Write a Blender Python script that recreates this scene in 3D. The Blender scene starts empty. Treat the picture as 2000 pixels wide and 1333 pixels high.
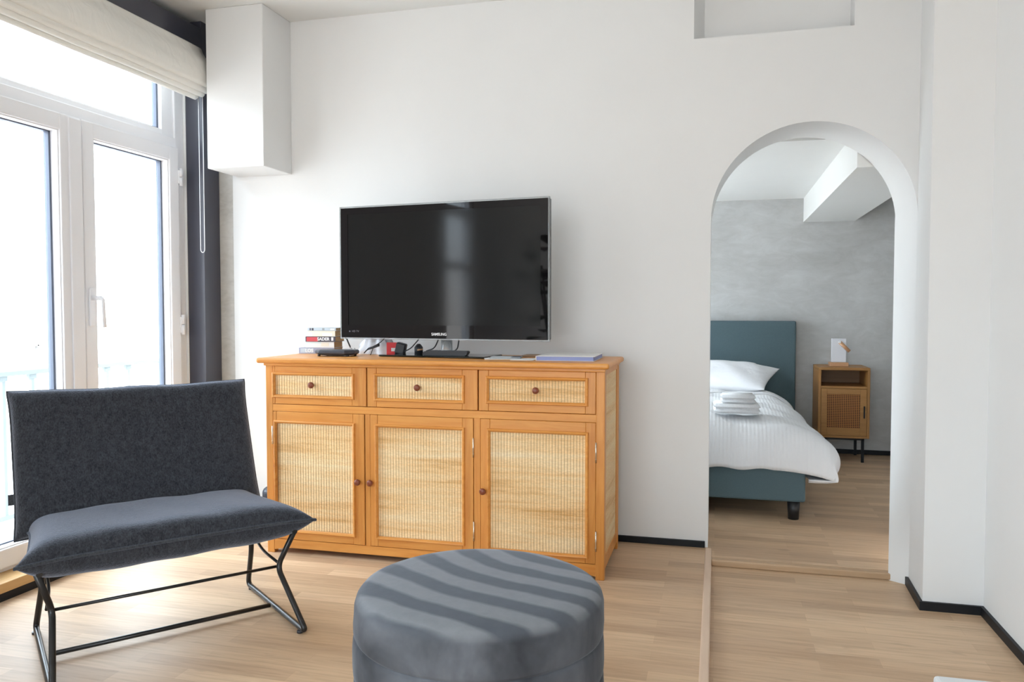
import bpy, bmesh, math, random
from mathutils import Vector, Matrix
random.seed(7)
PI = math.pi
scene = bpy.context.scene
col = scene.collection

# ------------------------------------------------------------------ camera
F_PX, CX, CY, CAM_H = 1531.0, 1000.0, 666.5, 1.10
YAW, PITCH = math.radians(14.632), math.radians(2.2256)
fwd = Vector((-math.sin(YAW) * math.cos(PITCH), math.cos(YAW) * math.cos(PITCH), -math.sin(PITCH)))
rgt = Vector((math.cos(YAW), math.sin(YAW), 0))
upv = rgt.cross(fwd)
cam_data = bpy.data.cameras.new('camera')
cam = bpy.data.objects.new('camera', cam_data)
col.objects.link(cam)
cam.matrix_world = Matrix.Translation((0, 0, CAM_H)) @ Matrix((rgt, upv, -fwd)).transposed().to_4x4()
cam_data.sensor_width = 36.0
cam_data.lens = F_PX / 2000.0 * 36.0
cam_data.clip_start = 0.05
scene.camera = cam

# ------------------------------------------------------------------ sky, exposure
SKY = 9.0
world = bpy.data.worlds.new('sky'); scene.world = world; world.use_nodes = True
wn = world.node_tree.nodes; wl = world.node_tree.links
bg = wn['Background']; bg.inputs['Strength'].default_value = SKY
tc = wn.new('ShaderNodeTexCoord'); sp = wn.new('ShaderNodeSeparateXYZ'); rp = wn.new('ShaderNodeValToRGB')
wl.new(tc.outputs['Generated'], sp.inputs[0]); wl.new(sp.outputs['Z'], rp.inputs[0]); wl.new(rp.outputs[0], bg.inputs['Color'])
rp.color_ramp.elements[0].position = 0.0; rp.color_ramp.elements[0].color = (0.60, 0.60, 0.60, 1)
rp.color_ramp.elements[1].position = 0.12; rp.color_ramp.elements[1].color = (0.70, 0.81, 0.90, 1)
e_ = rp.color_ramp.elements.new(0.75); e_.color = (1.50, 1.74, 1.95, 1)
vs = scene.view_settings
vs.view_transform = 'Standard'; vs.look = 'None'; vs.gamma = 1; vs.use_curve_mapping = False
vs.exposure = 0.07
scene.display_settings.display_device = 'sRGB'

def window_light(name, loc, size, rot, power=None, color=(0.93, 0.96, 1.0)):
    """daylight entering through a window opening"""
    d = bpy.data.lights.new(name, 'AREA'); d.shape = 'RECTANGLE'; d.size, d.size_y = size
    if power is None:
        d.cycles.is_portal = True; d.energy = 1
    else:
        d.energy = power; d.color = color
    o = bpy.data.objects.new(name, d); col.objects.link(o); o.location = loc; o.rotation_euler = rot
    return o

# ------------------------------------------------------------------ materials
def mat(name, color=(0.8, 0.8, 0.8), rough=0.5, metal=0.0, spec=0.5, **kw):
    m = bpy.data.materials.new(name); m.use_nodes = True
    b = m.node_tree.nodes['Principled BSDF']
    b.inputs['Base Color'].default_value = (*color, 1)
    b.inputs['Roughness'].default_value = rough; b.inputs['Metallic'].default_value = metal
    b.inputs['Specular IOR Level'].default_value = spec
    for k, v in kw.items():
        b.inputs[k.replace('_', ' ')].default_value = v
    return m

class NT:
    def __init__(s, m): s.m = m; s.n = m.node_tree.nodes; s.l = m.node_tree.links; s.b = s.n['Principled BSDF']
    def new(s, t, **kw):
        n = s.n.new(t)
        for k, v in kw.items(): setattr(n, k, v)
        return n
    def math(s, op, a, b=None, c=None):
        n = s.n.new('ShaderNodeMath'); n.operation = op
        for i, v in enumerate((a, b, c)):
            if v is None: continue
            if isinstance(v, (int, float)): n.inputs[i].default_value = v
            else: s.l.new(v, n.inputs[i])
        return n.outputs[0]
    def coord(s, scale=(1, 1, 1), kind='Object', rot=(0, 0, 0), loc=(0, 0, 0)):
        t = s.n.new('ShaderNodeTexCoord'); mp = s.n.new('ShaderNodeMapping')
        mp.inputs['Scale'].default_value = scale; mp.inputs['Rotation'].default_value = rot; mp.inputs['Location'].default_value = loc
        s.l.new(t.outputs[kind], mp.inputs[0]); return mp.outputs[0]
    def noise(s, vec, scale, detail=3, rough=0.5, dist=0.0):
        n = s.n.new('ShaderNodeTexNoise'); n.inputs['Scale'].default_value = scale; n.inputs['Detail'].default_value = detail
        n.inputs['Roughness'].default_value = rough; n.inputs['Distortion'].default_value = dist
        s.l.new(vec, n.inputs['Vector']); return n.outputs['Fac']
    def ramp(s, fac, stops):
        r = s.n.new('ShaderNodeValToRGB'); e = r.color_ramp.elements
        while len(e) < len(stops): e.new(0.5)
        for i, (p, c) in enumerate(stops): e[i].position = p; e[i].color = (*c, 1)
        s.l.new(fac, r.inputs[0]); return r.outputs[0]
    def mix(s, fac, a, b, mode='MIX'):
        n = s.n.new('ShaderNodeMix'); n.data_type = 'RGBA'; n.blend_type = mode
        for i, v in ((0, fac), (6, a), (7, b)):
            if isinstance(v, (int, float)): n.inputs[i].default_value = v
            elif isinstance(v, tuple): n.inputs[i].default_value = (*v, 1)
            else: s.l.new(v, n.inputs[i])
        return n.outputs[2]
    def bump(s, h, strength=0.2, dist=0.002):
        n = s.n.new('ShaderNodeBump'); n.inputs['Strength'].default_value = strength; n.inputs['Distance'].default_value = dist
        s.l.new(h, n.inputs['Height']); s.l.new(n.outputs[0], s.b.inputs['Normal'])
    def color(s, c): s.l.new(c, s.b.inputs['Base Color'])

def m_plaster(name, c, amt=0.02, scale=2.2, bump=0.06):
    m = mat(name, c, 0.75, spec=0.25); t = NT(m)
    f = t.noise(t.coord(), scale, 5, 0.6)
    t.color(t.ramp(f, [(0.3, tuple(x * (1 - amt) for x in c)), (0.7, tuple(min(1, x * (1 + amt)) for x in c))]))
    t.bump(t.noise(t.coord(), 45, 3), bump, 0.002); return m

def m_floor():
    m = mat('oak parquet', (0.5, 0.36, 0.24), 0.47, spec=0.42); t = NT(m)
    br = t.new('ShaderNodeTexBrick'); br.offset = 0.37; br.offset_frequency = 2
    br.inputs['Scale'].default_value = 1.0; br.inputs['Brick Width'].default_value = 0.52; br.inputs['Row Height'].default_value = 0.068
    br.inputs['Mortar Size'].default_value = 0.0005; br.inputs['Mortar Smooth'].default_value = 0.2; br.inputs['Bias'].default_value = 0.0
    br.inputs['Color1'].default_value = (0.0, 0, 0, 1); br.inputs['Color2'].default_value = (1, 1, 1, 1); br.inputs['Mortar'].default_value = (0.2, 0.2, 0.2, 1)
    t.l.new(t.coord(), br.inputs['Vector'])
    tone = t.ramp(br.outputs['Color'], [(0.0, (0.50, 0.335, 0.210)), (0.35, (0.58, 0.395, 0.25)), (0.7, (0.63, 0.44, 0.28)), (1.0, (0.70, 0.50, 0.325))])
    g = t.noise(t.coord((1.6, 26, 26)), 3.0, 5, 0.62, 0.4)
    grain = t.ramp(g, [(0.28, (0.80, 0.77, 0.73)), (0.55, (1, 1, 1)), (0.8, (1.06, 1.05, 1.03))])
    c = t.mix(1.0, tone, grain, 'MULTIPLY')
    k = t.noise(t.coord((3, 9, 9), loc=(3, 5, 0)), 2.2, 2, 0.5)
    c = t.mix(t.ramp(k, [(0.70, (0, 0, 0)), (0.78, (0.35, 0.35, 0.35))]), c, (0.27, 0.17, 0.10))
    big = t.noise(t.coord((0.5, 3.5, 3.5)), 1.5, 2)
    c = t.mix(0.6, c, t.ramp(big, [(0.3, (0.86, 0.86, 0.88)), (0.7, (1.08, 1.08, 1.06))]), 'MULTIPLY')
    t.color(c); t.bump(g, 0.08, 0.001); return m

def m_wood(name, c1, c2, axis='X', rough=0.38, scale=1.0, spec=0.5):
    m = mat(name, c1, rough, spec=spec); t = NT(m)
    s = {'X': (1.2, 16, 16), 'Y': (16, 1.2, 16), 'Z': (16, 16, 1.2)}[axis]
    f = t.noise(t.coord(tuple(x * scale for x in s)), 2.6, 5, 0.6, 0.8)
    g = t.noise(t.coord(tuple(x * scale * 0.25 for x in s), loc=(1, 2, 3)), 3.0, 2, 0.5, 0.5)
    c = t.mix(t.ramp(f, [(0.25, (0, 0, 0)), (0.75, (1, 1, 1))]), c1, c2)
    c = t.mix(0.55, c, t.ramp(g, [(0.3, (0.82, 0.80, 0.78)), (0.7, (1.12, 1.1, 1.06))]), 'MULTIPLY')
    t.color(c); t.bump(f, 0.04, 0.001); return m

def m_rattan(name, ax='X'):
    m = mat(name, (0.8, 0.6, 0.35), 0.55, spec=0.3); t = NT(m)
    tcn = t.new('ShaderNodeTexCoord'); s = t.new('ShaderNodeSeparateXYZ'); t.l.new(tcn.outputs['Object'], s.inputs[0])
    u = t.math('DIVIDE', s.outputs[ax], 0.0128); v = t.math('DIVIDE', s.outputs['Z'], 0.0052)
    fu = t.math('FRACT', u)
    colh = t.math('SUBTRACT', 1.0, t.math('POWER', t.math('ABSOLUTE', t.math('MULTIPLY', t.math('SUBTRACT', fu, 0.5), 2.0)), 2.6))
    par = t.math('FRACT', t.math('MULTIPLY', t.math('FLOOR', u), 0.5))
    fv = t.math('FRACT', t.math('ADD', v, par))
    rowh = t.math('SUBTRACT', 1.0, t.math('POWER', t.math('ABSOLUTE', t.math('MULTIPLY', t.math('SUBTRACT', fv, 0.5), 2.0)), 2.0))
    h = t.math('MULTIPLY', colh, t.math('ADD', 0.55, t.math('MULTIPLY', rowh, 0.45)))
    band = t.noise(t.coord((0.7, 0.7, 11)), 1.6, 4, 0.65, 0.3)
    fine = t.noise(t.coord((60, 60, 220)), 1.0, 2)
    tone = t.ramp(band, [(0.30, (0.74, 0.42, 0.16)), (0.44, (0.93, 0.64, 0.33)), (0.60, (0.98, 0.76, 0.46)), (0.8, (0.99, 0.84, 0.60))])
    c = t.mix(0.35, tone, t.ramp(fine, [(0.3, (0.7, 0.66, 0.6)), (0.7, (1.15, 1.13, 1.1))]), 'MULTIPLY')
    c = t.mix(t.ramp(h, [(0.0, (0.9, 0.9, 0.9)), (0.40, (0.10, 0.10, 0.10)), (0.7, (0, 0, 0))]), c, (0.30, 0.15, 0.05))
    t.color(c); t.bump(h, 0.75, 0.003); return m

def m_fabric(name, c1, c2, sheen=0.35, scale=14, bump=0.35, nscale=(1, 1, 1), tint=(0.55, 0.65, 0.85)):
    m = mat(name, c1, 0.9, spec=0.15, Sheen_Weight=sheen, Sheen_Roughness=0.45); t = NT(m)
    m.node_tree.nodes['Principled BSDF'].inputs['Sheen Tint'].default_value = (*tint, 1)
    a = t.noise(t.coord(nscale), scale, 5, 0.75, 0.2); b = t.noise(t.coord((1, 1, .55)), 210, 3, 0.75)
    f = t.math('ADD', t.math('MULTIPLY', a, 0.42), t.math('MULTIPLY', b, 0.58))
    t.color(t.ramp(f, [(0.36, c1), (0.64, c2)])); t.bump(f, bump, 0.004); return m

def m_velvet(R):
    m = mat('grey velvet', (0.13, 0.15, 0.18), 0.8, spec=0.2, Sheen_Weight=0.28, Sheen_Roughness=0.35); t = NT(m)
    m.node_tree.nodes['Principled BSDF'].inputs['Sheen Tint'].default_value = (0.7, 0.78, 0.9, 1)
    tcn = t.new('ShaderNodeTexCoord'); s = t.new('ShaderNodeSeparateXYZ'); t.l.new(tcn.outputs['Object'], s.inputs[0])
    w = t.noise(t.coord(), 4.0, 3, 0.5)
    dx = t.math('SUBTRACT', s.outputs['X'], 0.30); dy = t.math('SUBTRACT', s.outputs['Y'], 0.42)
    dx = t.math('MULTIPLY', dx, 0.78)
    r = t.math('SQRT', t.math('ADD', t.math('MULTIPLY', dx, dx), t.math('MULTIPLY', dy, dy)))
    r = t.math('ADD', r, t.math('MULTIPLY', w, 0.05))
    st = t.math('SINE', t.math('MULTIPLY', r, 2 * PI / 0.105))
    st = t.math('ADD', t.math('MULTIPLY', st, 0.5), 0.5)
    cl = t.noise(t.coord((1, 1, 0.8), loc=(2, 1, 0)), 5.0, 4, 0.5, 0.5)
    mt = t.noise(t.coord(), 26, 4, 0.7)
    top = t.mix(t.ramp(st, [(0.30, (0, 0, 0)), (0.66, (1, 1, 1))]), (0.095, 0.106, 0.125), (0.215, 0.226, 0.245))
    side = t.ramp(cl, [(0.34, (0.034, 0.037, 0.044)), (0.48, (0.075, 0.080, 0.092)), (0.60, (0.120, 0.128, 0.145)), (0.74, (0.20, 0.21, 0.235))])
    zf = t.ramp(s.outputs['Z'], [(0.385, (0, 0, 0)), (0.405, (1, 1, 1))])
    c = t.mix(zf, side, top)
    c = t.mix(0.3, c, t.ramp(mt, [(0.3, (0.8, 0.8, 0.8)), (0.7, (1.2, 1.2, 1.2))]), 'MULTIPLY')
    t.color(c); t.bump(mt, 0.15, 0.003); return m

def m_concrete(name, c, lo, hi, scale=2.0):
    m = mat(name, c, 0.7, spec=0.3); t = NT(m)
    a = t.noise(t.coord((1, 1, 1.4)), scale, 7, 0.62, 0.5); b = t.noise(t.coord((1, 1, 2.5), loc=(4, 1, 2)), scale * 3.2, 5, 0.7, 1.0)
    f = t.math('ADD', t.math('MULTIPLY', a, 0.6), t.math('MULTIPLY', b, 0.4))
    t.color(t.ramp(f, [(0.33, lo), (0.5, c), (0.66, hi)])); t.bump(b, 0.08, 0.004); return m

def m_cane():
    m = mat('woven cane mesh', (0.5, 0.25, 0.1), 0.6, spec=0.3); t = NT(m)
    tcn = t.new('ShaderNodeTexCoord'); s = t.new('ShaderNodeSeparateXYZ'); t.l.new(tcn.outputs['Object'], s.inputs[0])
    fu = t.math('ABSOLUTE', t.math('SUBTRACT', t.math('FRACT', t.math('DIVIDE', s.outputs['X'], 0.0125)), 0.5))
    fv = t.math('ABSOLUTE', t.math('SUBTRACT', t.math('FRACT', t.math('DIVIDE', s.outputs['Z'], 0.0125)), 0.5))
    h = t.math('MAXIMUM', fu, fv)
    c = t.mix(t.ramp(h, [(0.30, (0, 0, 0)), (0.36, (1, 1, 1))]), (0.045, 0.014, 0.005), (0.42, 0.18, 0.055))
    t.color(c); t.bump(h, 0.4, 0.002); return m

def m_linen(name, c, amt=0.06, stripe=None):
    m = mat(name, c, 0.85, spec=0.15, Sheen_Weight=0.15); t = NT(m)
    f = t.noise(t.coord(), 3.5, 4, 0.5, 0.4)
    h = t.noise(t.coord(), 9, 3, 0.5, 0.8)
    if stripe:
        tcn = t.new('ShaderNodeTexCoord'); s = t.new('ShaderNodeSeparateXYZ'); t.l.new(tcn.outputs['Object'], s.inputs[0])
        st = t.math('SINE', t.math('MULTIPLY', s.outputs['X'], 2 * PI / stripe))
        h = t.math('ADD', h, t.math('MULTIPLY', st, 0.06))
    t.color(t.ramp(f, [(0.3, tuple(x * (1 - amt) for x in c)), (0.7, c)])); t.bump(h, 0.35, 0.02); return m

def m_glass():
    m = bpy.data.materials.new('clear window glass'); m.use_nodes = True
    n = m.node_tree.nodes; l = m.node_tree.links; n.clear()
    o = n.new('ShaderNodeOutputMaterial'); mx = n.new('ShaderNodeMixShader'); tr = n.new('ShaderNodeBsdfTransparent'); gl = n.new('ShaderNodeBsdfGlossy')
    fr = n.new('ShaderNodeLayerWeight'); fr.inputs[0].default_value = 0.12; gl.inputs['Roughness'].default_value = 0.0
    tr.inputs[0].default_value = (0.985, 0.99, 0.99, 1)
    cl = n.new('ShaderNodeMath'); cl.operation = 'MULTIPLY'; cl.inputs[1].default_value = 0.6
    l.new(fr.outputs['Fresnel'], cl.inputs[0]); l.new(cl.outputs[0], mx.inputs[0]); l.new(tr.outputs[0], mx.inputs[1]); l.new(gl.outputs[0], mx.inputs[2]); l.new(mx.outputs[0], o.inputs[0])
    return m

M = dict(
    wall=m_plaster('white plaster', (0.82, 0.82, 0.815), 0.012),
    ceil=m_plaster('white ceiling paint', (0.84, 0.84, 0.82), 0.01),
    floor=m_floor(),
    oak=m_wood('oak edge strip', (0.66, 0.48, 0.35), (0.74, 0.56, 0.42), 'Y', 0.45),
    oakx=m_wood('oak nosing', (0.47, 0.31, 0.18), (0.55, 0.38, 0.24), 'X', 0.45),
    sillwood=m_wood('varnished threshold', (0.55, 0.33, 0.13), (0.68, 0.44, 0.2), 'Y', 0.45),
    black=mat('black baseboard lacquer', (0.009, 0.010, 0.013), 0.5, spec=0.3),
    steel=mat('anthracite painted steel', (0.050, 0.052, 0.074), 0.28, spec=0.7),
    strip=m_concrete('raw grey plaster', (0.60, 0.58, 0.54), (0.48, 0.46, 0.42), (0.68, 0.66, 0.62), 4.0),
    bedwall=m_concrete('mottled grey plaster', (0.52, 0.515, 0.505), (0.44, 0.435, 0.42), (0.61, 0.61, 0.605), 1.7),
    pvc=mat('white window frame', (0.86, 0.86, 0.89), 0.35),
    gasket=mat('dark glazing gasket', (0.10, 0.12, 0.17), 0.5),
    glass=m_glass(),
    blind=m_linen('ivory blind fabric', (0.86, 0.84, 0.785), 0.02),
    pinex=m_wood('honey pine lengthwise', (0.64, 0.235, 0.042), (0.78, 0.365, 0.088), 'X'),
    pinez=m_wood('honey pine upright', (0.62, 0.225, 0.040), (0.77, 0.355, 0.085), 'Z'),
    piney=m_wood('honey pine side', (0.62, 0.30, 0.09), (0.76, 0.40, 0.14), 'Y'),
    rattan=m_rattan('rattan weave'), rattany=m_rattan('rattan side weave', 'Y'),
    knob=mat('red-brown wood knob', (0.22, 0.055, 0.025), 0.3),
    brass=mat('pale hinge metal', (0.72, 0.66, 0.55), 0.3, 1.0),
    charcoal=m_fabric('charcoal fabric', (0.010, 0.011, 0.014), (0.060, 0.064, 0.076), 0.75, 60, 1.0, (1, 1, .5), (0.75, 0.82, 1.0)),
    piping=m_fabric('charcoal piping', (0.028, 0.030, 0.034), (0.075, 0.080, 0.09), 0.5, 60, 0.3),
    tube=mat('dark metal tube', (0.035, 0.034, 0.034), 0.3, 0.6),
    velvet=m_velvet(0.32), velvet_seam=mat('velvet piping', (0.10, 0.115, 0.14), 0.8, spec=0.2, Sheen_Weight=0.4),
    gloss=mat('gloss black bezel', (0.006, 0.005, 0.006), 0.03, spec=0.32),
    screen=mat('screen panel', (0.004, 0.0045, 0.005), 0.09, spec=0.36),
    clear=mat('clear acrylic edge', (0.75, 0.78, 0.80), 0.15, spec=0.5, Transmission_Weight=0.75),
    silver=mat('silver lettering', (0.85, 0.85, 0.87), 0.3, 0.2),
    dimgrey=mat('dim grey lettering', (0.13, 0.12, 0.14), 0.5),
    basegloss=mat('black glass stand', (0.006, 0.010, 0.010), 0.05, spec=0.7),
    plastic=mat('black plastic', (0.018, 0.019, 0.024), 0.4),
    slate=mat('slate plastic', (0.045, 0.052, 0.070), 0.35),
    teal=m_fabric('teal upholstery', (0.085, 0.125, 0.140), (0.098, 0.145, 0.162), 0.1, 300, 0.1),
    bedblack=mat('black bed foot', (0.012, 0.012, 0.014), 0.4),
    duvet=m_linen('white cotton duvet', (0.74, 0.74, 0.75), 0.04, 0.02),
    pillow=m_linen('white cotton pillow', (0.80, 0.80, 0.82), 0.03),
    towel=m_fabric('white terry towel', (0.72, 0.72, 0.73), (0.84, 0.84, 0.85), 0.2, 60, 0.4, tint=(1, 1, 1)),
    nsx=m_wood('oak nightstand', (0.30, 0.135, 0.032), (0.40, 0.20, 0.055), 'X', 0.45),
    nsz=m_wood('oak nightstand upright', (0.29, 0.13, 0.032), (0.39, 0.195, 0.055), 'Z', 0.45),
    nsin=m_wood('dark oak interior', (0.20, 0.10, 0.04), (0.27, 0.14, 0.06), 'X', 0.5),
    cane=m_cane(),
    frost=mat('frosted white glass', (0.80, 0.80, 0.84), 0.4, Transmission_Weight=0.15),
    copper=m_wood('light oak lamp', (0.50, 0.26, 0.13), (0.62, 0.35, 0.19), 'X', 0.4),
    rail=mat('pale painted railing', (0.20, 0.235, 0.24), 0.5),
    balcony=mat('pale balcony concrete', (0.5, 0.5, 0.48), 0.8),
    facade=m_plaster('pale facade render', (0.80, 0.79, 0.77), 0.02),
    facadeframe=mat('grey facade frame', (0.2, 0.2, 0.2), 0.6),
    leaf=mat('dark green leaf', (0.02, 0.075, 0.03), 0.4),
    pot=mat('matt clay pot', (0.3, 0.22, 0.17), 0.8),
    cardwhite=mat('white paper', (0.78, 0.77, 0.76), 0.6), bluepaper=mat('pale blue page edges', (0.30, 0.36, 0.66), 0.6),
    paperpages=mat('tan book pages', (0.50, 0.33, 0.16), 0.8), red=mat('red print', (0.55, 0.06, 0.07), 0.5),
    greyink=mat('grey print', (0.30, 0.31, 0.33), 0.6), darkink=mat('dark print', (0.06, 0.055, 0.075), 0.5),
    cream=mat('cream book cover', (0.78, 0.72, 0.60), 0.5), paleblue=mat('pale blue book cover', (0.50, 0.56, 0.62), 0.5),
    mauve=mat('blue-grey book cover', (0.36, 0.38, 0.50), 0.5), mint=mat('pale mint book cover', (0.66, 0.74, 0.74), 0.5),
    bag=mat('white plastic film', (0.80, 0.82, 0.88), 0.4), redbag=mat('red plastic', (0.70, 0.03, 0.04), 0.4),
    brown=mat('brown card', (0.36, 0.22, 0.13), 0.6), steelgrey=mat('grey card', (0.30, 0.33, 0.36), 0.5),
    table=mat('pale grey tabletop', (0.70, 0.72, 0.74), 0.4),
    curtain=m_linen('grey curtain', (0.4, 0.4, 0.42), 0.1),
)

# ------------------------------------------------------------------ mesh helpers
def new_bm(): return bmesh.new()
def xf(bm, verts, mtx):
    if mtx is not None:
        for v in verts: v.co = mtx @ v.co
def join(dst, src, mtx=None, smooth=None):
    mp = {}
    for v in src.verts: mp[v] = dst.verts.new(mtx @ v.co if mtx is not None else v.co)
    for f in src.faces:
        try:
            g = dst.faces.new([mp[v] for v in f.verts]); g.smooth = f.smooth if smooth is None else smooth
        except ValueError: pass
    src.free()
def box(bm, x0, x1, y0, y1, z0, z1, bev=0.0, seg=2, mtx=None):
    t = bmesh.new(); bmesh.ops.create_cube(t, size=1.0)
    for v in t.verts:
        v.co = Vector(((x0 + x1) / 2 + v.co.x * (x1 - x0), (y0 + y1) / 2 + v.co.y * (y1 - y0), (z0 + z1) / 2 + v.co.z * (z1 - z0)))
    if bev > 0: bmesh.ops.bevel(t, geom=list(t.edges), offset=bev, segments=seg, profile=0.5, affect='EDGES')
    join(bm, t, mtx)
def fillet(pts, r, n=6):
    pts = [Vector(p) for p in pts]; out = [pts[0]]
    for i in range(1, len(pts) - 1):
        a, b, c = pts[i - 1], pts[i], pts[i + 1]
        d1, d2 = (a - b), (c - b); rr = min(r, d1.length * 0.45, d2.length * 0.45)
        p, q = b + d1.normalized() * rr, b + d2.normalized() * rr
        for k in range(n + 1):
            u = k / n; out.append(p * (1 - u) ** 2 + b * 2 * u * (1 - u) + q * u * u)
    out.append(pts[-1]); return out
def tube(bm, pts, r, seg=12, closed=False, cap=True, rz=1.0):
    pts = [Vector(p) for p in pts]; n = len(pts); rings = []; prev = None
    for i, p in enumerate(pts):
        if closed: d = (pts[(i + 1) % n] - pts[i - 1]).normalized()
        else: d = (pts[min(i + 1, n - 1)] - pts[max(i - 1, 0)]).normalized()
        if prev is None:
            a = Vector((0, 0, 1)) if abs(d.z) < 0.9 else Vector((1, 0, 0)); u = d.cross(a).normalized()
        else:
            u = (prev - d * prev.dot(d)).normalized()
        prev = u; w = d.cross(u); rr = r(i / max(1, n - 1)) if callable(r) else r
        rings.append([bm.verts.new(p + (u * math.cos(2 * PI * k / seg) + w * math.sin(2 * PI * k / seg) * rz) * rr) for k in range(seg)])
    for i in range(n if closed else n - 1):
        A, B = rings[i], rings[(i + 1) % n]
        for k in range(seg):
            f = bm.faces.new((A[k], A[(k + 1) % seg], B[(k + 1) % seg], B[k])); f.smooth = True
    if cap and not closed:
        bm.faces.new(list(reversed(rings[0]))); bm.faces.new(rings[-1])
def lathe(bm, prof, seg=48, mtx=None, cap0=True, cap1=True):
    t = bmesh.new(); rings = []
    for r, z in prof: rings.append([t.verts.new((r * math.cos(2 * PI * k / seg), r * math.sin(2 * PI * k / seg), z)) for k in range(seg)])
    for A, B in zip(rings, rings[1:]):
        for k in range(seg):
            f = t.faces.new((A[k], A[(k + 1) % seg], B[(k + 1) % seg], B[k])); f.smooth = True
    if cap0: t.faces.new(list(reversed(rings[0])))
    if cap1: t.faces.new(rings[-1])
    join(bm, t, mtx)
def grid(bm, nu, nv, fn, smooth=True, close_u=False):
    vs = [[bm.verts.new(fn(i / nu, j / nv)) for j in range(nv + 1)] for i in range(nu if close_u else nu + 1)]
    m = len(vs)
    for i in range(nu):
        A, B = vs[i], vs[(i + 1) % m]
        for j in range(nv):
            f = bm.faces.new((A[j], B[j], B[j + 1], A[j + 1])); f.smooth = smooth
    return vs
def prism(bm, poly, axis, a, b, mtx=None):
    """extrude a 2D polygon along an axis"""
    t = bmesh.new()
    def P(u, v, w): return {'X': (w, u, v), 'Y': (u, w, v), 'Z': (u, v, w)}[axis]
    A = [t.verts.new(P(u, v, a)) for u, v in poly]; B = [t.verts.new(P(u, v, b)) for u, v in poly]; n = len(poly)
    for i in range(n): t.faces.new((A[i], A[(i + 1) % n], B[(i + 1) % n], B[i]))
    t.faces.new(list(reversed(A))); t.faces.new(B)
    bmesh.ops.recalc_face_normals(t, faces=t.faces); join(bm, t, mtx)
def obj(name, bm, m, parent=None, smooth_angle=None, fix=True):
    if fix: bmesh.ops.recalc_face_normals(bm, faces=bm.faces)
    me = bpy.data.meshes.new(name); bm.to_mesh(me); bm.free()
    if m is not None:
        for x in (m if isinstance(m, (list, tuple)) else [m]): me.materials.append(x)
    o = bpy.data.objects.new(name, me); col.objects.link(o)
    if parent is not None: o.parent = parent
    return o
def tag(o, label=None, cat=None, group=None, kind=None):
    if label: o['label'] = label
    if cat: o['category'] = cat
    if group: o['group'] = group
    if kind: o['kind'] = kind
    return o
def thing(name, label, cat, loc=(0, 0, 0), rotz=0.0, group=None):
    o = bpy.data.objects.new(name, None); col.objects.link(o); o.empty_display_size = 0.1
    o.location = loc; o.rotation_euler = (0, 0, rotz); return tag(o, label, cat, group)
def struct(name, bm, m, label=None, parent=None, cat=None):
    o = obj(name, bm, m, parent)
    if parent is None: tag(o, label, cat or 'building', None, 'structure')
    return o
def text_bm(s, size, mtx, depth=0.0005, shear=0.0, bold=0.0, sx=1.0):
    cu = bpy.data.curves.new('lettering', 'FONT'); cu.body = s; cu.size = size; cu.extrude = depth; cu.shear = shear; cu.offset = bold
    cu.align_x = 'CENTER'; cu.align_y = 'CENTER'; cu.resolution_u = 3
    o = bpy.data.objects.new('lettering', cu); col.objects.link(o)
    dg = bpy.context.evaluated_depsgraph_get(); me = bpy.data.meshes.new_from_object(o.evaluated_get(dg))
    b = bmesh.new(); b.from_mesh(me)
    bpy.data.objects.remove(o); bpy.data.meshes.remove(me); bpy.data.curves.remove(cu)
    for v in b.verts: v.co = mtx @ Vector((v.co.x * sx, v.co.y, v.co.z))
    return b
FACE_CAM = Matrix.Rotation(PI / 2, 4, 'X')          # text lying in XY turned upright, facing -y

def smoothstep(a, b, x):
    t = min(1, max(0, (x - a) / (b - a))); return t * t * (3 - 2 * t)

# ================================================================== THE SETTING
W = 3.713            # face of the wall behind the sideboard
CEIL = 2.60
HALL = -0.03         # the passage floor lies one shallow step lower

# floors
b = new_bm(); prism(b, [(-2.60, -2.6), (-0.040, -2.6), (-0.040, W + 0.02), (-2.60, W + 0.02)], 'Z', -0.08, 0.0)
struct('floor', b, M['floor'], 'light oak parquet of the living room')
b = new_bm(); prism(b, [(-0.014, -2.6), (0.99, -2.6), (0.99, 3.56), (-0.014, 3.56)], 'Z', HALL - 0.06, HALL)
struct('floor.001', b, M['floor'], 'oak parquet of the passage, a step lower')
b = new_bm(); prism(b, [(-0.028, 3.575), (0.752, 3.575), (0.86, W + 0.2), (0.86, 4.04), (1.45, 4.04), (1.45, 6.46), (-2.7, 6.46), (-2.7, 4.04), (-0.05, 4.04), (-0.05, W), (-0.028, W)], 'Z', -0.08, -0.0005)
struct('floor.002', b, M['floor'], 'oak parquet of the bedroom')
b = new_bm(); box(b, -0.014, 0.753, 3.535, 3.576, HALL, 0.0, 0.006, 3)
struct('trim_1', b, M['oakx'], 'oak nosing at the step under the arch')
b = new_bm(); box(b, -0.042, -0.012, -2.6, 3.700, HALL, 0.003, 0.004, 2)
struct('trim_2', b, M['oak'], 'oak edge bar between the two floor levels')

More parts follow.
